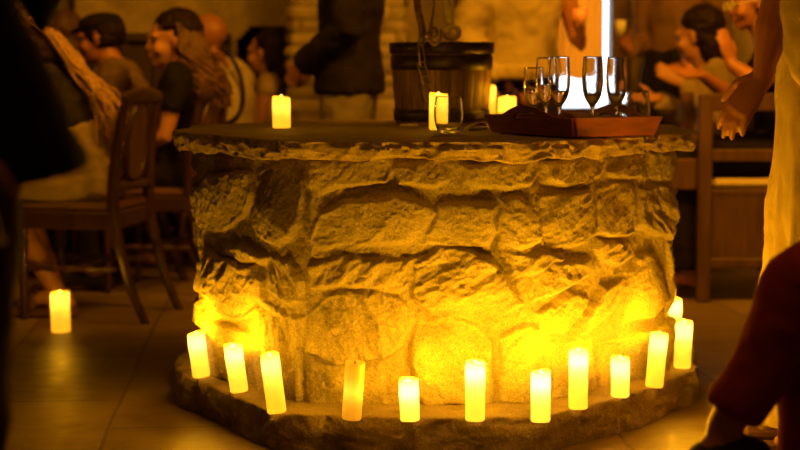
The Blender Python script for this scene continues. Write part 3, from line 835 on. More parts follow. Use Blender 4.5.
# ------------------------------------------------------------------ glasses
def dense(pr,step=.0035):
    out=[]
    for a,b in zip(pr,pr[1:]):
        n=max(1,int(math.hypot(b[0]-a[0],b[1]-a[1])/step))
        out+=[(a[0]+(b[0]-a[0])*k/n,a[1]+(b[1]-a[1])*k/n) for k in range(n)]
    return out+[pr[-1]]
def smooth_prof(pr,sub=4): return [(max(0,c[0]),c[1]) for c in catmull([(a,b,0) for a,b in pr],sub)]
def flute(label,px,y,hh=0.198,fill=0.55,r=0.0295,z=ZS+0.0165,group='champagne flutes on the tray',mat='glass'):
    p=at(px,90,y); g=thing('champagne_flute',label,'glass',(p.x,y,z),0,group)
    k=hh/0.205
    outer=[(0.0,0.0),(.030,0.0),(.0305,.002),(.012,.005),(.0052,.012),(.0045,.03),(.0048,.055),(.008,.066),(.016,.078),(.024,.095),(r*.97,.12),(r,.145),(r*.95,.175),(r*.885,.2035),(r*.875,.2048),(r*.86,.205)]
    inner=[(r*.845,.2048),(r*.838,.2035),(r*.90,.175),(r*.95,.145),(r*.91,.12),(.0222,.096),(.014,.080),(.006,.070),(0.0,.068)]
    mb=MB().lathe([(a,b*k) for a,b in dense(outer[:3])[:-1]+smooth_prof(outer[2:-3])[:-1]+dense(outer[-4:]+inner[:3])[:-1]+smooth_prof(inner[2:])],n=40); mb.build('bowl_and_stem',M[mat],g,True)
    if fill>0:
        zt=.070+fill*.13; pr=[(a*0.985,b) for a,b in inner[::-1] if b<zt]; rt=np.interp(zt,[b for a,b in inner[::-1]],[a for a,b in inner[::-1]])*.985
        pr=pr+[(rt,zt),(0.0,zt)]
        MB().lathe([(a,(b+.0008)*k) for a,b in pr],n=32).build('champagne',M['wine'],g,True)
    return g
flute('half full champagne flute nearest the handle hole of the tray',533.5,4.90,0.170,.50)
flute('champagne flute behind and left of its touching neighbour',546,4.83,.198,.42)
flute('champagne flute in front, right one of the touching pair',559.5,4.73,.200,.30,mat='glass')
flute('champagne flute standing alone in the middle of the tray',592.5,4.76,.200,0,mat='dewy')
flute('champagne flute at the right end of the tray',616.5,4.79,.198,0,mat='dewy')
def tumbler(label,px,y,h,r,z):
    p=at(px,110,y); g=thing('stemless_glass',label,'glass',(p.x,y,z))
    outer=[(0,0),(r*.62,0),(r*.74,.004),(r*.92,h*.25),(r,h*.48),(r*.97,h*.72),(r*.885,h*.985),(r*.878,h*.997),(r*.865,h)]
    inner=[(r*.852,h*.997),(r*.848,h*.985),(r*.935,h*.72),(r*.96,h*.48),(r*.88,h*.25),(r*.68,.010),(0,.008)]
    MB().lathe(dense(outer[:2])[:-1]+smooth_prof(outer[1:-2])[:-1]+dense(outer[-3:]+inner[:2])[:-1]+smooth_prof(inner[1:-1])+[inner[-1]],n=44).build('bowl',M['glass'],g,True); return g
tumbler('clear stemless glass standing in front of a candle',448.5,4.90,.104,.0415,ZS)
tumbler('clear stemless glass behind the right end of the tray',635,4.97,.120,.044,ZS)

# ------------------------------------------------------------------ chairs
def make_chair(label,group=None):
    # stands at the middle of the seat, faces local +y
    t=thing('dining_chair',label,'chair',(0,0,0),0,group)
    sw,sd=.215,.21; sh=.44
    MB().box((0,0,sh-.045),(sw*2,sd*2,.07),bev=.008).build('seat_frame',M['dark_wood'],t)
    mb=MB().box((0,.0,sh+.0),(sw*2-.02,sd*2-.02,.045),bev=.018); mb.build('seat',M['seat_leather'],t)
    for sx in (-1,1):        # turned front legs
        prof=[(0,0),(.011,0),(.013,.01),(.015,.10),(.018,.20),(.022,.215),(.016,.23),(.021,.26),(.024,.31),(.015,.325),(.024,.335),(.022,.40),(0,.40)]
        MB().lathe(prof,(sx*(sw-.03),sd-.03,0),20).build('leg',M['dark_wood'],t,True)
    for sx in (-1,1):        # sabre rear legs run on as the uprights of the back
        P=[(sx*(sw-.02),-sd-.115,0),(sx*(sw-.02),-sd-.055,.14),(sx*(sw-.02),-sd-.012,.30),(sx*(sw-.02),-sd+.012,.44),(sx*(sw-.025),-sd+.002,.62),(sx*(sw-.03),-sd-.022,.77),(sx*(sw-.03),-sd-.045,.865)]
        MB().sweep(P,[(.014,.017),(.016,.019),(.018,.023),(.02,.026),(.018,.022),(.017,.018),(.015,.014)],n=12,sub=4).build('leg',M['dark_wood'],t,True)
    q=sw-.03
    MB().sweep([(-q-.02,-sd-.042,.862),(-q*.5,-sd-.048,.870),(0,-sd-.05,.875),(q*.5,-sd-.048,.870),(q+.02,-sd-.042,.862)],[(.012,.024),(.015,.03),(.015,.033),(.015,.03),(.012,.024)],side=(0,1,0),n=12,sub=4).build('top_rail',M['dark_wood'],t,True)
    MB().sweep([(-q,-sd+.002,.52),(q,-sd+.002,.52)],[(.012,.02)]*2,side=(0,1,0),n=10).build('back_rail',M['dark_wood'],t,True)
    # shield shaped frame and its splat
    fy=lambda z:-sd-.0-.045*max(0,(z-.55)/.33)**1.3
    P=[]
    for a in np.linspace(0,2*math.pi,41):
        x=.115*math.sin(a)*(1+.15*math.cos(a)); z=.70-.155*math.cos(a); P.append((x,fy(z),z))
    MB().sweep(P,0.011,side=(0,1,0),n=8,cap=False).build('splat_frame',M['dark_wood'],t,True)
    V=[];Fc=[]
    for zi,z in enumerate(np.linspace(.555,.845,16)):
        wd=.055+.03*math.sin((z-.555)/.31*math.pi)
        for x in (-wd,-wd*.3,wd*.3,wd):
            for yy in (-.006,.006): V.append((x,fy(z)+yy,z))
    for j in range(15):
        for k in range(3):
            a=j*8+k*2; Fc.append((a,a+8,a+10,a+2)); Fc.append((a+1,a+3,a+11,a+9))
        a=j*8; Fc.append((a,a+1,a+9,a+8)); Fc.append((a+6,a+14,a+15,a+7))
    Fc.append((0,2,4,6,7,5,3,1)); b=15*8; Fc.append((b,b+1,b+3,b+5,b+7,b+6,b+4,b+2))
    mesh_obj('splat',V,Fc,M['bench_wood'],t,False)
    for sx in (-1,1):        # turned side stretchers with beads
        P=[];rd=[]
        for k in np.linspace(0,1,25):
            P.append((sx*(sw-.028),sd-.04-k*(2*sd-.05),.205)); rd.append(.009+.006*abs(math.sin(k*math.pi*5)))
        MB().sweep(P,rd,n=10).build('stretcher',M['dark_wood'],t,True)
    MB().sweep([(-sw+.03,.0,.205),(sw-.03,.0,.205)],.010,n=10).build('stretcher',M['dark_wood'],t,True)
    return t
GC='dark carved dining chairs'
ch1=make_chair('dark carved chair nearest the floor candle, holding the long haired woman in pale skirt',GC)
ch1.location=(-1.254,6.80,0); ch1.rotation_euler=(0,0,R(78))
def chair(x,y,rz,label):
    c=copy_tree(ch1); c.location=(x,y,0); c.rotation_euler=(0,0,R(rz)); c['label']=label; return c
chair(-1.055,7.56,78,'dark carved chair under the curly haired woman, its back beside the pedestal edge')
chair(gx(70,8.6),8.6,85,'dark chair of the guest hidden behind the fair haired woman')
chair(gx(123,8.03),8.03,88,'dark chair under the man in the flat cap')
def stool(x,y,rz,label):
    t=thing('wooden_stool',label,'stool',(x,y,0),R(rz),'low wooden stools')
    MB().box((0,0,.425),(.36,.34,.04),bev=.012).build('seat',M['dark_wood'],t)
    for sx in (-1,1):
        for sy in (-1,1): MB().sweep([(sx*.165,sy*.155,0),(sx*.13,sy*.12,.41)],[.014,.02],n=10,cap=False).build('leg',M['dark_wood'],t,True)
    return t
stool(gx(223,8.25),8.25,62,'low dark stool under the bald man in the cream shirt')
stool(gx(277,8.85),8.85,75,'low dark stool under the girl in front of the fireplace')
chair(gx(708,8.05),8.05,96,'dark chair of the dark haired applauding guest behind the bench')
chair(1.20,3.22,90,'dark chair at the right under the person in rust trousers')

# ------------------------------------------------------------------ people
def V3(*a): return Vector(a)
SIT=dict(pelvis=(0,0,.53),waist=(0,-.01,.68),chest=(0,.0,.86),neck=(0,.02,1.03),head=(0,.055,1.165),
  hip=(.085,.02,.52),knee=(.10,.43,.50),ankle=(.10,.41,.09),toe=(.11,.55,.035),sho=(.165,.0,.965),elb=(.215,.06,.71),wri=(.15,.27,.66))
STAND=dict(pelvis=(0,0,.93),waist=(0,.0,1.09),chest=(0,-.01,1.27),neck=(0,.0,1.45),head=(0,.03,1.60),
  hip=(.09,0,.90),knee=(.10,.02,.49),ankle=(.10,-.02,.09),toe=(.11,.13,.035),sho=(.18,-.01,1.385),elb=(.235,-.02,1.12),wri=(.235,.08,.87))
def joints(base,scale=1.0,**ov):
    J={}
    for k,v in base.items():
        if k in ('hip','knee','ankle','toe','sho','elb','wri'):
            for sd,s in (('R',1),('L',-1)): J[k+sd]=V3(v[0]*s,v[1],v[2])
        else: J[k]=V3(*v)
    for k,v in ov.items(): J[k]=V3(*v)
    return {k:v*scale for k,v in J.items()}
def hand(mb,w,d,nrm,s=1.0,curl=.45,left=1,spread=.07):
    """palm + four unequal bent fingers + thumb; d: towards the fingers, nrm: where the palm looks"""
    w=Vector(w); d=Vector(d).normalized(); nrm=Vector(nrm); nrm=(nrm-nrm.dot(d)*d).normalized(); sd=d.cross(nrm)*left
    mb.sweep([w-d*.02*s,w+d*.02*s,w+d*.06*s,w+d*.092*s],[(.024*s,.019*s),(.031*s,.017*s),(.040*s,.015*s),(.039*s,.012*s)],side=sd,n=12)
    for i,(o,l) in enumerate(((.030,.072),(.010,.080),(-.010,.075),(-.029,.058))):
        p=w+d*(.088-.004*abs(i-1))*s+sd*o*s; a=curl*.6; dd=(d+sd*spread*(1.5-i)*.5).normalized()
        pts=[p-d*.015*s]
        for q,fr in enumerate((.45,.32,.26)):
            pts.append(p); dirv=dd*math.cos(a)+nrm*math.sin(a); p=p+dirv*l*fr*s; a+=curl
        pts.append(p)
        mb.sweep(pts,[.0092*s,.0092*s,.0084*s,.0077*s,.0066*s],n=8)
    p=w+d*.022*s+sd*.026*s; d1=(d*.62+sd*.70+nrm*.30).normalized(); d2=(d*.9+sd*.28+nrm*.35).normalized()
    mb.sweep([p-d1*.01*s,p,p+d1*.036*s,p+d1*.036*s+d2*.028*s,p+d1*.036*s+d2*.05*s],[.013*s,.013*s,.0105*s,.0095*s,.008*s],n=8)
def head_M(yaw,pitch,roll=0): return Euler((R(pitch),R(roll),R(yaw)),'XYZ').to_matrix()
class Person:
    def __init__(s,label,loc,yaw,J,skin='skin',hy=0,hp=0,hs=1.0,hands=None,bare_feet=True,female=False,group=None,voxel=.0085,fat=1.0,arm=1.0,eyes=True):
        s.J=J; s.t=thing('person',label,'person',loc,R(yaw),group); s.hM=head_M(hy,hp); s.hs=hs; s.f=fat
        mb=MB(); j=J; k=fat
        sh=.93 if female else 1.0
        mb.sweep([j['pelvis']-V3(0,0,.05),j['pelvis'],j['waist'],j['chest'],(j['chest']*.35+j['neck']*.65)],[(.13*k,.10*k),(.155*k,.105*k),(.125*k*sh,.088*k),(.15*k*sh,.105*k),(.11*k*sh,.07*k)],n=18,sub=3)
        mb.sweep([(j['chest']*.3+j['neck']*.7),j['neck'],j['head']+s.hM@V3(0,-.015,-.06*hs)],[(.075,.062),(.056,.058),(.052,.056)],n=14)
        for S in 'RL':
            mb.sweep([j['neck']*.45+j['chest']*.55,(j['neck']*.35+j['sho'+S]*.65),j['sho'+S]],[.065*sh,.058*sh,.052*sh],n=12)
            e=j['elb'+S]; sh_=j['sho'+S]; wv=j['wri'+S]
            mb.sweep([sh_,sh_*.5+e*.5,e,e*.6+wv*.4,wv],[.052*sh*arm,.044*sh*arm,.037*sh*arm,.039*sh*arm,.025*sh],n=12)
            hd=(hands or {}).get(S,{})
            d=Vector(hd.get('d',(wv-e))); nr=Vector(hd.get('n',(-1 if S=='R' else 1,0,0)))
            hand(mb,wv,d,nr,hd.get('s',.95*sh),hd.get('curl',.4),hd.get('side',1 if S=='R' else -1))
            hp_,kn,an,to=j['hip'+S],j['knee'+S],j['ankle'+S],j['toe'+S]
            mb.sweep([j['pelvis']*.4+hp_*.6,hp_*.7+kn*.3,kn,kn*.68+an*.32,an],[(.088*k),(.082*k),.056,.054,.034],n=14,sub=2)
            fd=(to-an); fd.z=0; fd.normalize()
            mb.sweep([an-fd*.05+V3(0,0,-.045),an+V3(0,0,-.02),an*.45+to*.55,to],[.028,.038,(.042,.028),(.036,.020)],side=fd.cross(V3(0,0,1)),n=12)
        H=j['head']; Mh=s.hM
        def E(c,r): mb.ell(H+Mh@(Vector(c)*hs),Vector(r)*hs,Mh)
        def Cc(a,ra,b,rb): mb.sweep([H+Mh@(Vector(a)*hs),H+Mh@(Vector(b)*hs)],[ra*hs,rb*hs],n=10)
        E((0,-.014,.032),(.075,.095,.082)); E((0,.026,-.025),(.060,.064,.080)); E((0,.058,-.086),(.026,.026,.022)); E((0,.03,-.07),(.048,.05,.035))
        for sx in (-1,1):
            E((sx*.036,.062,-.03),(.026,.026,.026)); E((sx*.076,-.006,-.004),(.011,.019,.031)); E((sx*.03,.079,.026),(.024,.014,.009))
        Cc((0,.084,.014),.0085,(0,.101,-.022),.0098); E((0,.092,-.027),(.015,.010,.008))
        E((0,.087,-.052),(.023,.010,.0065)); E((0,.085,-.063),(.020,.010,.0065))
        remesh(mb,'body',M[skin],s.t,voxel,2)
        if eyes:
            for sx in (-1,1):
                MB().ell(H+Mh@(V3(sx*.031,.081,.006)*hs),(.0125*hs,.009*hs,.0085*hs),Mh,10,8).build('eye',M['eye'],s.t,True)
    def torso(s,name,mat,hem=None,hem_fwd=0.0,sleeve=1.0,ease=.018,collar=True,flare=0.0,wr=.006,voxel=.011,seed=0,neckdrop=.3,arms='RL',sl_r=1.0):
        """shirt, jacket or top over trunk and arms; hem: how far below the pelvis it reaches; sleeve: 0 none, 1 short, 2 long"""
        j=s.J; k=s.f; e=ease; mb=MB()
        pv=j['pelvis']; dn=(pv-j['waist']).normalized(); hem=.06 if hem is None else hem
        pts=[pv+dn*hem+V3(0,hem_fwd,0),pv+V3(0,hem_fwd*.6,0),j['waist'],j['chest'],j['chest']*neckdrop+j['neck']*(1-neckdrop)]
        rd=[(.155*k+e+flare,.105*k+e+flare),(.16*k+e+flare*.4,.112*k+e+flare*.4),(.13*k+e,.098*k+e),(.155*k+e,.112*k+e),(.10*k+e*.5,.07*k+e*.5)]
        mb.sweep(pts,rd,n=22,cap=False,sub=3)
        for S in 'RL':
            sh_,el,wv=j['sho'+S],j['elb'+S],j['wri'+S]
            mb.sweep([j['neck']*.45+j['chest']*.55,(j['neck']*.35+sh_*.65),sh_],[.065+e*.8,.056+e*.8,.052+e*.8],n=12)
            if S not in arms: continue
            if sleeve>=2: mb.sweep([sh_,sh_*.5+el*.5,el,el*.5+wv*.5,wv*.97+el*.03],[(.052+e)*sl_r,(.046+e)*sl_r,(.041+e)*sl_r,(.037+e)*sl_r,(.029+e)*sl_r],n=14,cap=False)
            elif sleeve>=1: mb.sweep([sh_,sh_*.45+el*.55],[.052+e,.047+e],n=14,cap=False)
        return remesh(mb,name,M[mat],s.t,voxel,2,wr,11,seed)
    def legs(s,name,mat,ease=.016,upto=.97,wr=.006,seed=0,voxel=.011,low=.03,sides='RL'):
        j=s.J; k=s.f; e=ease; mb=MB()
        mb.sweep([j['waist']*.3+j['pelvis']*.7,j['pelvis'],j['pelvis']-V3(0,0,.04)],[(.145*k+e,.10*k+e),(.158*k+e,.112*k+e),(.13*k+e,.10*k+e)],n=20)
        for S in sides:
            h,kn,an=j['hip'+S],j['knee'+S],j['ankle'+S]
            end=kn+(an-kn)*upto
            mb.sweep([j['pelvis']*.4+h*.6,h*.65+kn*.35,kn,kn*.6+end*.4,end],[.09*k+e,.084*k+e,.060+e,.055+e,.036+e+low],n=16,cap=False,sub=3)
        return remesh(mb,name,M[mat],s.t,voxel,2,wr,9,seed)
    def skirt(s,name,mat,pts,rd,wr=.01,seed=0,stretch=(1.6,1.6,.4),side=(1,0,0),voxel=.012):
        mb=MB().sweep(pts,rd,side=side,n=26,cap=False,sub=4); return remesh(mb,name,M[mat],s.t,voxel,1,wr,9,seed,stretch)
    def shoes(s,mat='shoe',sole=None):
        j=s.J
        for S in 'RL':
            an,to=j['ankle'+S],j['toe'+S]; fd=(to-an); fd.z=0; fd.normalize(); sd=fd.cross(V3(0,0,1)); mb=MB()
            mb.sweep([an-fd*.06+V3(0,0,-.045),an+V3(0,0,-.035),an*.45+to*.55,to+fd*.03+V3(0,0,.0)],[(.034,.034),(.042,.042),(.047,.034),(.036,.024)],side=sd,n=14)
            remesh(mb,'shoe',M[mat],s.t,.009,2)
    def sandals(s):
        j=s.J
        for S in 'RL':
            an,to=j['ankle'+S],j['toe'+S]; fd=(to-an); fd.z=0; L=fd.length; fd.normalize(); sd=fd.cross(V3(0,0,1))
            c=Vector((an.x,an.y,0))+fd*(L*.5-.01); rot=Matrix((sd,fd,V3(0,0,1))).transposed()
            par=MB().box(c+V3(0,0,.017),(.088,L+.15,.034),rot,.012).build('sandal',M['sole'],s.t)
            mb=MB(); q=an*.35+to*.65
            mb.sweep([q+sd*.046+V3(0,0,-.03),q+sd*.03+V3(0,0,.022),q+V3(0,0,.032),q-sd*.03+V3(0,0,.022),q-sd*.046+V3(0,0,-.03)],[(.016,.004)]*5,side=fd,n=10,sub=3)
            mb.build('strap',M['sole'],par,True)
    def hair_cap(s,mat,back=.02,up=.022,grow=.014,low=None,seed=0,name='hair',amp=.006):
        H=s.J['head']; Mh=s.hM; k=s.hs; mb=MB()
        mb.ell(H+Mh@(V3(0,-.014-back,.032+up)*k),Vector((.075+grow,.095+grow*.6,.082+grow*.6))*k,Mh,24,16)
        if low: mb.ell(H+Mh@(V3(0,-.062,-.02-low)*k),Vector((.066+grow,.045+grow,.07+low))*k,Mh,20,12)
        for sx in (-1,1): mb.ell(H+Mh@(V3(sx*.066,-.03,.0)*k),Vector((.018,.04,.04))*k,Mh,12,8)
        return remesh(mb,name,M[mat],s.t,.008,1,amp,40,seed)
    def strands(s,mat,n,length,seed=0,r=.006,wave=.014,freq=38,drift=(0,0,0),fan=70,name='long_hair',face_gap=62,spread=.05):
        """locks rooted over the crown that hang past the shoulders"""
        H=s.J['head']; Mh=s.hM; k=s.hs; rs=np.random.RandomState(seed); mb=MB()
        Mi=Mh
        for i in range(n):
            az=R(rs.uniform(face_gap,360-face_gap)); rr=1.0+rs.uniform(.02,.14)
            x,y=math.sin(az)*.082*rr,math.cos(az)*.098*rr-.022
            l=length*rs.uniform(.72,1.05); ph=rs.uniform(0,6.28); fq=freq*rs.uniform(.8,1.2); P=[];rd=[]
            top=V3(x*.25,y*.2-.012,.118); mid=V3(x*.85,y*.85,.075)
            base=[top,mid,V3(x,y,.02)]
            for q in base: P.append(H+Mi@(q*k)); rd.append(r*.9)
            c=P[-1].copy(); out=(Mi@V3(x,y,0)).normalized()
            m=12
            for q in range(1,m+1):
                u=q/m
                pos=c+V3(0,0,-l*u)+out*(spread*u*(1-.4*u))+Vector(drift)*u*u+V3(math.cos(ph+fq*l*u),math.sin(ph+fq*l*u),0)*wave*min(1,u*3)
                P.append(pos); rd.append(r*(1.0 if u<.75 else 1.0-.75*(u-.75)/.25))
            mb.sweep(P,rd,n=6,sub=2)
        return mb.build(name,M[mat],s.t,True)


# --- near left: dark figure in a black coat, seen from the side
P=Person('person in a black coat standing close at the left edge',(-0.640,2.32,0),-82,joints(STAND,1.0,elbL=(-.21,.155,1.10),wriL=(-.15,.20,1.36),elbR=(.23,.02,1.12),wriR=(.22,.06,.90),kneeL=(-.09,.03,.49),kneeR=(.09,.0,.49),hipL=(-.085,0.02,.9),ankleL=(-.10,-.04,.09),toeL=(-.11,.13,.035)),hs=1.0,eyes=False)
P.torso('coat','black_cloth',hem_fwd=.04,hem=.10,sleeve=2,ease=.022,flare=.055,wr=.004,seed=1)
P.legs('trousers','trouser_brown',ease=.010,low=.015,seed=2); P.shoes(); P.hair_cap('hair_dark',low=.02)

# --- woman on the nearest chair: pale skirt, long fair hair down her back
P=Person('woman leaning forward in dark top and pale skirt with long fair hair',(gx(91,6.80),6.80,0),82,
  joints(SIT,.97,waist=(0,.04,.69),chest=(0,.10,.86),neck=(0,.19,1.0),head=(0,.25,1.11),shoR=(.16,.13,.95),shoL=(-.16,.13,.95),elbL=(-.22,.14,.76),elbR=(.22,.14,.76),wriL=(-.10,.33,.75),wriR=(.10,.33,.75),
  kneeL=(-.08,.36,.50),kneeR=(.10,.36,.50),ankleL=(-.09,.12,.105),ankleR=(.07,.18,.105),toeL=(-.10,.26,.05),toeR=(.08,.32,.05)),female=True,hp=-22)
P.torso('top','olive_top',hem=-.10,sleeve=1,ease=.010,seed=3)
j=P.J
P.skirt('skirt','beige_cloth',[j['waist']+V3(0,.03,.06),j['pelvis']*.4+j['waist']*.6,j['pelvis']+V3(0,.02,0),V3(0,.16,.52),V3(0,.32,.51),V3(0,.40,.46)],[(.16,.13),(.175,.14),(.19,.145),(.20,.085),(.185,.075),(.17,.07)],seed=4,stretch=(1.5,.5,1.5))
P.sandals()
P.hair_cap('hair_brown',low=.03,seed=2)
H=j['head']; mb=MB(); rs=np.random.RandomState(4)
for i in range(105):
    a=rs.uniform(-1,.45); b=rs.uniform(0,1); g=lambda q:V3(rs.uniform(-q,q),rs.uniform(-q,q),rs.uniform(-q,q))
    P0=H+V3(a*.06,.05-.05*b,.10); P1=H+V3(a*.085,-.06,.07+.02*b)+g(.008); P2=V3(a*.09,.06-.02*b,.995+.015*b)+g(.014); P3=V3(a*.105,-.03,.90)+g(.026); P4=V3(a*.11,-.10,.80+.03*b)+g(.036); P5=P4+V3(0,-.02,-.08)+g(.035)
    mb.sweep([P0,P1,(P1+P2)/2+g(.010),P2,(P2+P3)/2+g(.014),P3,(P3+P4)/2+g(.018),P4,P5],[.004,.005,.005,.005,.005,.005,.0045,.004,.0012],n=6,sub=3)
mb.build('long_hair',M['hair_blonde'],P.t,True)

# --- row of seated guests behind, facing left
P=Person('seated guest with dark brown hair, mostly hidden behind the fair haired woman',(gx(70,8.6),8.6,0),85,joints(SIT,.96),eyes=False)
P.torso('top','olive_top',sleeve=2,seed=5); P.legs('trousers','charcoal',seed=5); P.hair_cap('hair_brown',low=.04,seed=3)
P=Person('man in a dark flat cap and brown jacket, facing left',(gx(123,8.03),8.03,0),88,joints(SIT,.96,head=(0,.10,1.155),neck=(0,.04,1.03)),hp=-6,skin='skin_tan',fat=1.08)
P.torso('jacket','brown_jacket',sleeve=2,ease=.028,seed=6); P.legs('trousers','charcoal',seed=6); P.hair_cap('hair_dark',back=.012,up=-.004,grow=.008,low=.0,seed=4)
mb=MB(); H=P.J['head']; Mh=P.hM
mb.ell(H+Mh@V3(0,-.012,.072),(.087,.108,.048),Mh,24,14); mb.sweep([H+Mh@V3(0,.06,.06),H+Mh@V3(0,.11,.05),H+Mh@V3(0,.138,.04)],[(.07,.012),(.06,.007),(.035,.004)],side=Mh@V3(1,0,0),n=14)
remesh(mb,'cap',M['charcoal'],P.t,.008,2,.003,20)
MB().sweep([P.J['neck']+V3(.07,-.03,-.03),P.J['neck']+V3(.055,.045,-.02),P.J['neck']+V3(0,.085,-.06),P.J['neck']+V3(-.055,.045,-.02),P.J['neck']+V3(-.07,-.03,-.03)],[(.008,.022)]*5,side=(1,0,0),n=8,sub=4).build('collar',M['cream_cloth'],P.t,True)

P=Person('woman with long curly hair and a black top, looking left',(gx(188,7.56),7.56,0),86,joints(SIT,.96,head=(0,.07,1.135),neck=(0,.05,1.02),chest=(0,.02,.86)),female=True,hy=26,hp=-2,hs=1.06)
P.torso('top','black_top',sleeve=1,ease=.014,seed=7); P.legs('trousers','charcoal',ease=.02,seed=7); P.shoes()
P.hair_cap('hair_dark',back=.022,up=.016,grow=.012,low=.05,seed=5,amp=.008)
P.strands('hair_curl',260,.31,seed=6,r=.006,wave=.02,freq=46,drift=(0,-.06,0),face_gap=84,spread=.105)

P=Person('bald man in a cream shirt with a dark strap, turned away',(gx(223,8.25),8.25,0),62,joints(SIT,.965,head=(0,.09,1.15),neck=(0,.04,1.04)),skin='skin_tan',hp=-8,hs=1.06,fat=1.1)
P.torso('shirt','cream_cloth',sleeve=2,ease=.022,seed=8); P.legs('trousers','charcoal',seed=8)
j=P.J
MB().sweep([V3(-.05,-.02,1.07),V3(-.06,-.115,1.0),V3(-.05,-.152,.88),V3(-.06,-.15,.78),V3(-.11,-.125,.72),V3(-.16,-.05,.70)],[(.018,.006)]*6,side=(1,0,0),n=8,sub=4).build('strap',M['black_top'],P.t,True)

P=Person('girl with dark hair and a pale sleeveless top in profile',(gx(277,8.85),8.85,0),75,joints(SIT,.90,head=(0,.06,1.16)),female=True,hs=.98)
P.torso('top','beige_cloth',sleeve=0,ease=.012,seed=9,neckdrop=.45); P.legs('trousers','grey_cloth',seed=9)
P.hair_cap('hair_dark',back=.03,up=.012,low=.02,seed=6); P.strands('hair_dark',120,.27,seed=8,r=.006,wave=.005,freq=20,drift=(0,-.05,0),face_gap=95,spread=.03)

# --- standing man in a dark jacket in front of the pillar
P=Person('man standing in a dark jacket and grey trousers before the stone pillar',(gx(350,7.7),7.7,0),84,joints(STAND,1.02,elbL=(-.22,-.02,1.12),wriL=(-.08,.20,.965),elbR=(.22,-.02,1.12),wriR=(.07,.19,.955)),hands=dict(L=dict(d=(.5,.5,-.6)),R=dict(d=(-.5,.5,-.6))),fat=1.05)
P.torso('jacket','charcoal',hem=.085,sleeve=2,ease=.03,flare=.015,seed=10); P.legs('trousers','grey_cloth',ease=.025,seed=10); P.shoes(); P.hair_cap('hair_dark',low=.01,seed=9)
# --- standing guest in a loose tan tunic
P=Person('standing guest in loose tan tunic and dark trousers raising a pink cup',(gx(520,7.5),7.5,0),-165,joints(STAND,1.0,elbL=(-.25,.0,1.12),wriL=(-.20,.20,1.08),elbR=(.24,-.02,1.12),wriR=(.20,.10,.90)),hands=dict(L=dict(d=(.1,.35,.6),n=(1,0,0),curl=.5)),skin='skin_tan')
P.torso('tunic','tan_cloth',hem=-.05,sleeve=2,ease=.026,flare=.02,seed=11,arms='R'); P.legs('trousers','black_top',ease=.004,seed=11); P.shoes(); P.hair_cap('hair_brown',seed=10)
wp=P.t.matrix_basis@(P.J['wriL']+V3(.03,.06,.07))
g=MB().lathe([(0,0),(.024,0),(.032,.075),(.029,.075),(.022,.006),(0,.006)],n=24).build('pink_cup',M['pink_cup'],None,True); g.location=wp
tag(g,'small pink cup held up in front of the orange curtain','cup')
# --- standing guest in brown top, black waistband
P=Person('standing guest in brown top and black skirt at the right of the window',(gx(676,8.78),8.78,0),142,joints(STAND,.99,elbL=(-.25,.0,1.10),wriL=(-.16,.20,.98),elbR=(.20,.0,1.10),wriR=(.165,.22,1.08)),hands=dict(R=dict(d=(.1,.5,.5),n=(-1,0,0),curl=.5)),female=True,skin='skin_tan')
P.torso('top','brown_cloth',hem=-.06,sleeve=2,ease=.018,seed=12); j=P.J
P.skirt('skirt','black_top',[j['waist']*.9+j['pelvis']*.1,j['pelvis']+V3(0,0,-.06),V3(0,0,.62),V3(0,0,.40)],[(.168,.13),(.20,.155),(.21,.17),(.22,.18)],seed=13); P.shoes(); P.hair_cap('hair_dark',low=.03,seed=11)
wp=P.t.matrix_basis@(P.J['wriR']+V3(.0,.08,.07))
g=MB().lathe([(0,0),(.022,0),(.03,.07),(.027,.07),(.02,.006),(0,.006)],n=24).build('white_cup',M['white_cup'],None,True); g.location=wp
tag(g,'small white cup in the hand of the guest in brown','cup')

# --- applauding guests at the right
P=Person('seated guest with dark hair applauding, hands held out before the chest',(gx(712,8.05),8.05,0),96,joints(SIT,.97,head=(0,.09,1.155),neck=(0,.04,1.02),elbL=(-.23,.0,.74),wriL=(-.05,.16,.93),elbR=(.22,.06,.72),wriR=(.06,.26,.86)),hands=dict(L=dict(d=(.25,.75,.45),n=(1,0,-.2),curl=.12),R=dict(d=(-.1,1,.05),n=(-.6,0,.8),curl=.10)),hy=-30,hp=-8,skin='skin')
P.torso('shirt','beige_cloth',sleeve=2,ease=.016,seed=14); P.legs('trousers','charcoal',seed=14); P.hair_cap('hair_dark',low=.03,seed=12,back=.022)
P=Person('guest with glasses seated on the wooden bench, one hand raised',(gx(777,7.38),7.38,0.085),92,joints(SIT,1.0,ankleL=(-.1,.41,.03),ankleR=(.1,.41,.03),toeL=(-.1,.55,-.03),toeR=(.1,.55,-.03),head=(0,.13,1.165),neck=(0,.06,1.02),elbL=(-.23,.14,.82),wriL=(-.16,.25,.91),elbR=(.22,.12,.74),wriR=(.08,.32,.86)),hands=dict(L=dict(d=(0,.25,.9),n=(.7,.4,0),curl=.22),R=dict(d=(-.2,.9,.1),n=(-.5,0,.8),curl=.12)),hy=8,hp=-10,skin='skin_tan')
P.torso('top','black_top',sleeve=1,ease=.016,seed=15); P.legs('trousers','charcoal',seed=15); P.hair_cap('hair_brown',low=.02,seed=13,back=.035,up=.03)
H=P.J['head']; Mh=P.hM; mb=MB()
for sx in (-1,1):
    mb.sweep([H+Mh@V3(sx*.034+.024*math.cos(a),.102,.006+.018*math.sin(a)) for a in np.linspace(0,2*math.pi,17)],.0022,side=Mh@V3(0,1,0),n=6,cap=False)
    mb.sweep([H+Mh@V3(sx*.058,.100,.012),H+Mh@V3(sx*.086,.05,.014),H+Mh@V3(sx*.088,-.02,.012)],.0024,n=6)
mb.sweep([H+Mh@V3(-.01,.104,.010),H+Mh@V3(.01,.104,.010)],.0022,n=6); mb.build('glasses',M['white_cup'],P.t,True)

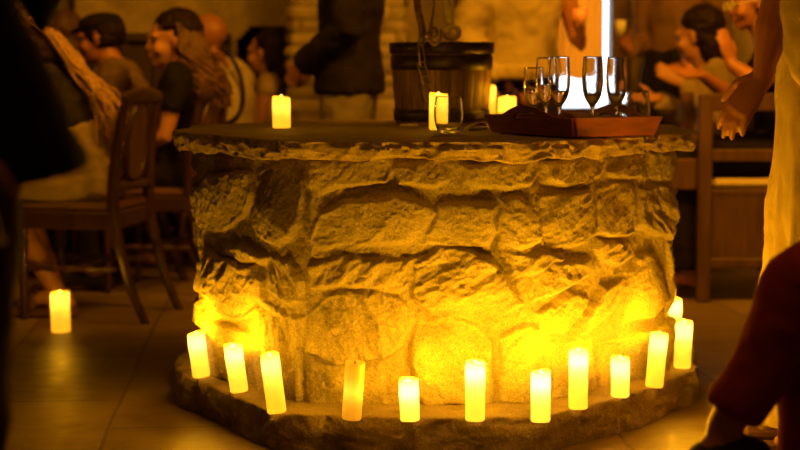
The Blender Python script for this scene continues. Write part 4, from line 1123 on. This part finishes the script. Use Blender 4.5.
# --- wooden bench at the right
bn=thing('wooden_bench','wooden bench with solid panel sides and a pale cushion','bench',(0,0,0))
bx0=gx(697,7.15); bx1=bx0+.62; by0=7.15; by1=7.62
for (x,y,nm) in ((bx0,by0,'post'),(bx1,by0,'post'),(bx0,by1,'post'),(bx1,by1,'post')):
    MB().box((x+.028,y,.435),(.056,.056,.87),bev=.006).build(nm,M['bench_wood'],bn)
MB().box(((bx0+bx1)/2+.028,by0,.835),(bx1-bx0,.04,.075),bev=.006).build('top_rail',M['bench_wood'],bn)
MB().box(((bx0+bx1)/2+.028,by0,.615),(bx1-bx0,.03,.05),bev=.005).build('middle_rail',M['bench_wood'],bn)
MB().box(((bx0+bx1)/2+.028,by0+.01,.32),(bx1-bx0,.02,.27)).build('panel',M['bench_wood'],bn)
MB().box(((bx0+bx1)/2+.028,by0,.165),(bx1-bx0,.045,.04),bev=.005).build('bottom_rail',M['bench_wood'],bn)
MB().box(((bx0+bx1)/2+.028,(by0+by1)/2,.455),(bx1-bx0,by1-by0,.035),bev=.005).build('seat',M['bench_wood'],bn)
cu=MB().box(((bx0+bx1)/2+.028,(by0+by1)/2-.01,.495),(bx1-bx0-.06,by1-by0-.02,.045),bev=.02).build('seat_pad',M['cushion'],bn)
MB().box((bx0-.16,by0+.03,.535),(.34,.05,.13),bev=.006).build('side_board',M['bench_wood'],bn)

# --- woman in the long pale dress at the right edge
P=Person('woman in long pale dress standing at the right edge, bare arm hanging',(1.105,4.42,0),88,joints(STAND,.98,shoL=(-.17,.02,1.40),elbL=(-.205,.175,1.185),wriL=(-.20,.215,.985),elbR=(.22,-.08,1.12),wriR=(.16,-.06,.87)),hands=dict(L=dict(d=(.05,.50,-.75),n=(.75,-.5,-.3),curl=.3,s=1.08),R=dict(curl=.4)),female=True,skin='skin_tan',fat=1.03,voxel=.0055,arm=1.25)
j=P.J
P.torso('bodice','pale_dress',hem=-.05,sleeve=0,ease=.02,seed=16)
P.skirt('long_skirt','pale_dress',[j['waist']+V3(0,0,.02),j['pelvis'],V3(0,.01,.6),V3(0,.02,.3),V3(0,.02,.06)],[(.16,.115),(.19,.14),(.20,.14),(.21,.145),(.22,.15)],wr=.014,seed=17)
mb=MB().sweep([j['shoL']+V3(.0,-.02,.03),V3(-.235,.02,1.2),V3(-.25,.035,1.05),V3(-.24,.0,.94)],[(.12,.07),(.145,.06),(.14,.055),(.09,.05)],side=(0,1,0),n=18,sub=3)
remesh(mb,'shawl',M['pale_dress'],P.t,.010,1,.008,12,5)
P.sandals(); P.hair_cap('hair_brown',low=.05,seed=14)

# --- crossed leg of the person seated at the near right
kx=gx(816,3.2)
P=Person('person in rust trousers seated at the near right, one leg crossed over',(kx+.44,3.22,0),90,
  joints(SIT,1.0,hipL=(-.085,.02,.53),kneeL=(-.03,.44,.615),ankleL=(.02,.60,.30),toeL=(.03,.69,.17),hipR=(.085,.02,.51),kneeR=(.07,.42,.50),ankleR=(.07,.42,.09),toeR=(.08,.56,.035)),eyes=False,skin='skin_tan')
P.torso('jumper','maroon',sleeve=2,seed=18); P.legs('trousers','rust',ease=.010,upto=.88,low=.010,seed=19); P.shoes(); P.hair_cap('hair_dark',low=.02,seed=15)
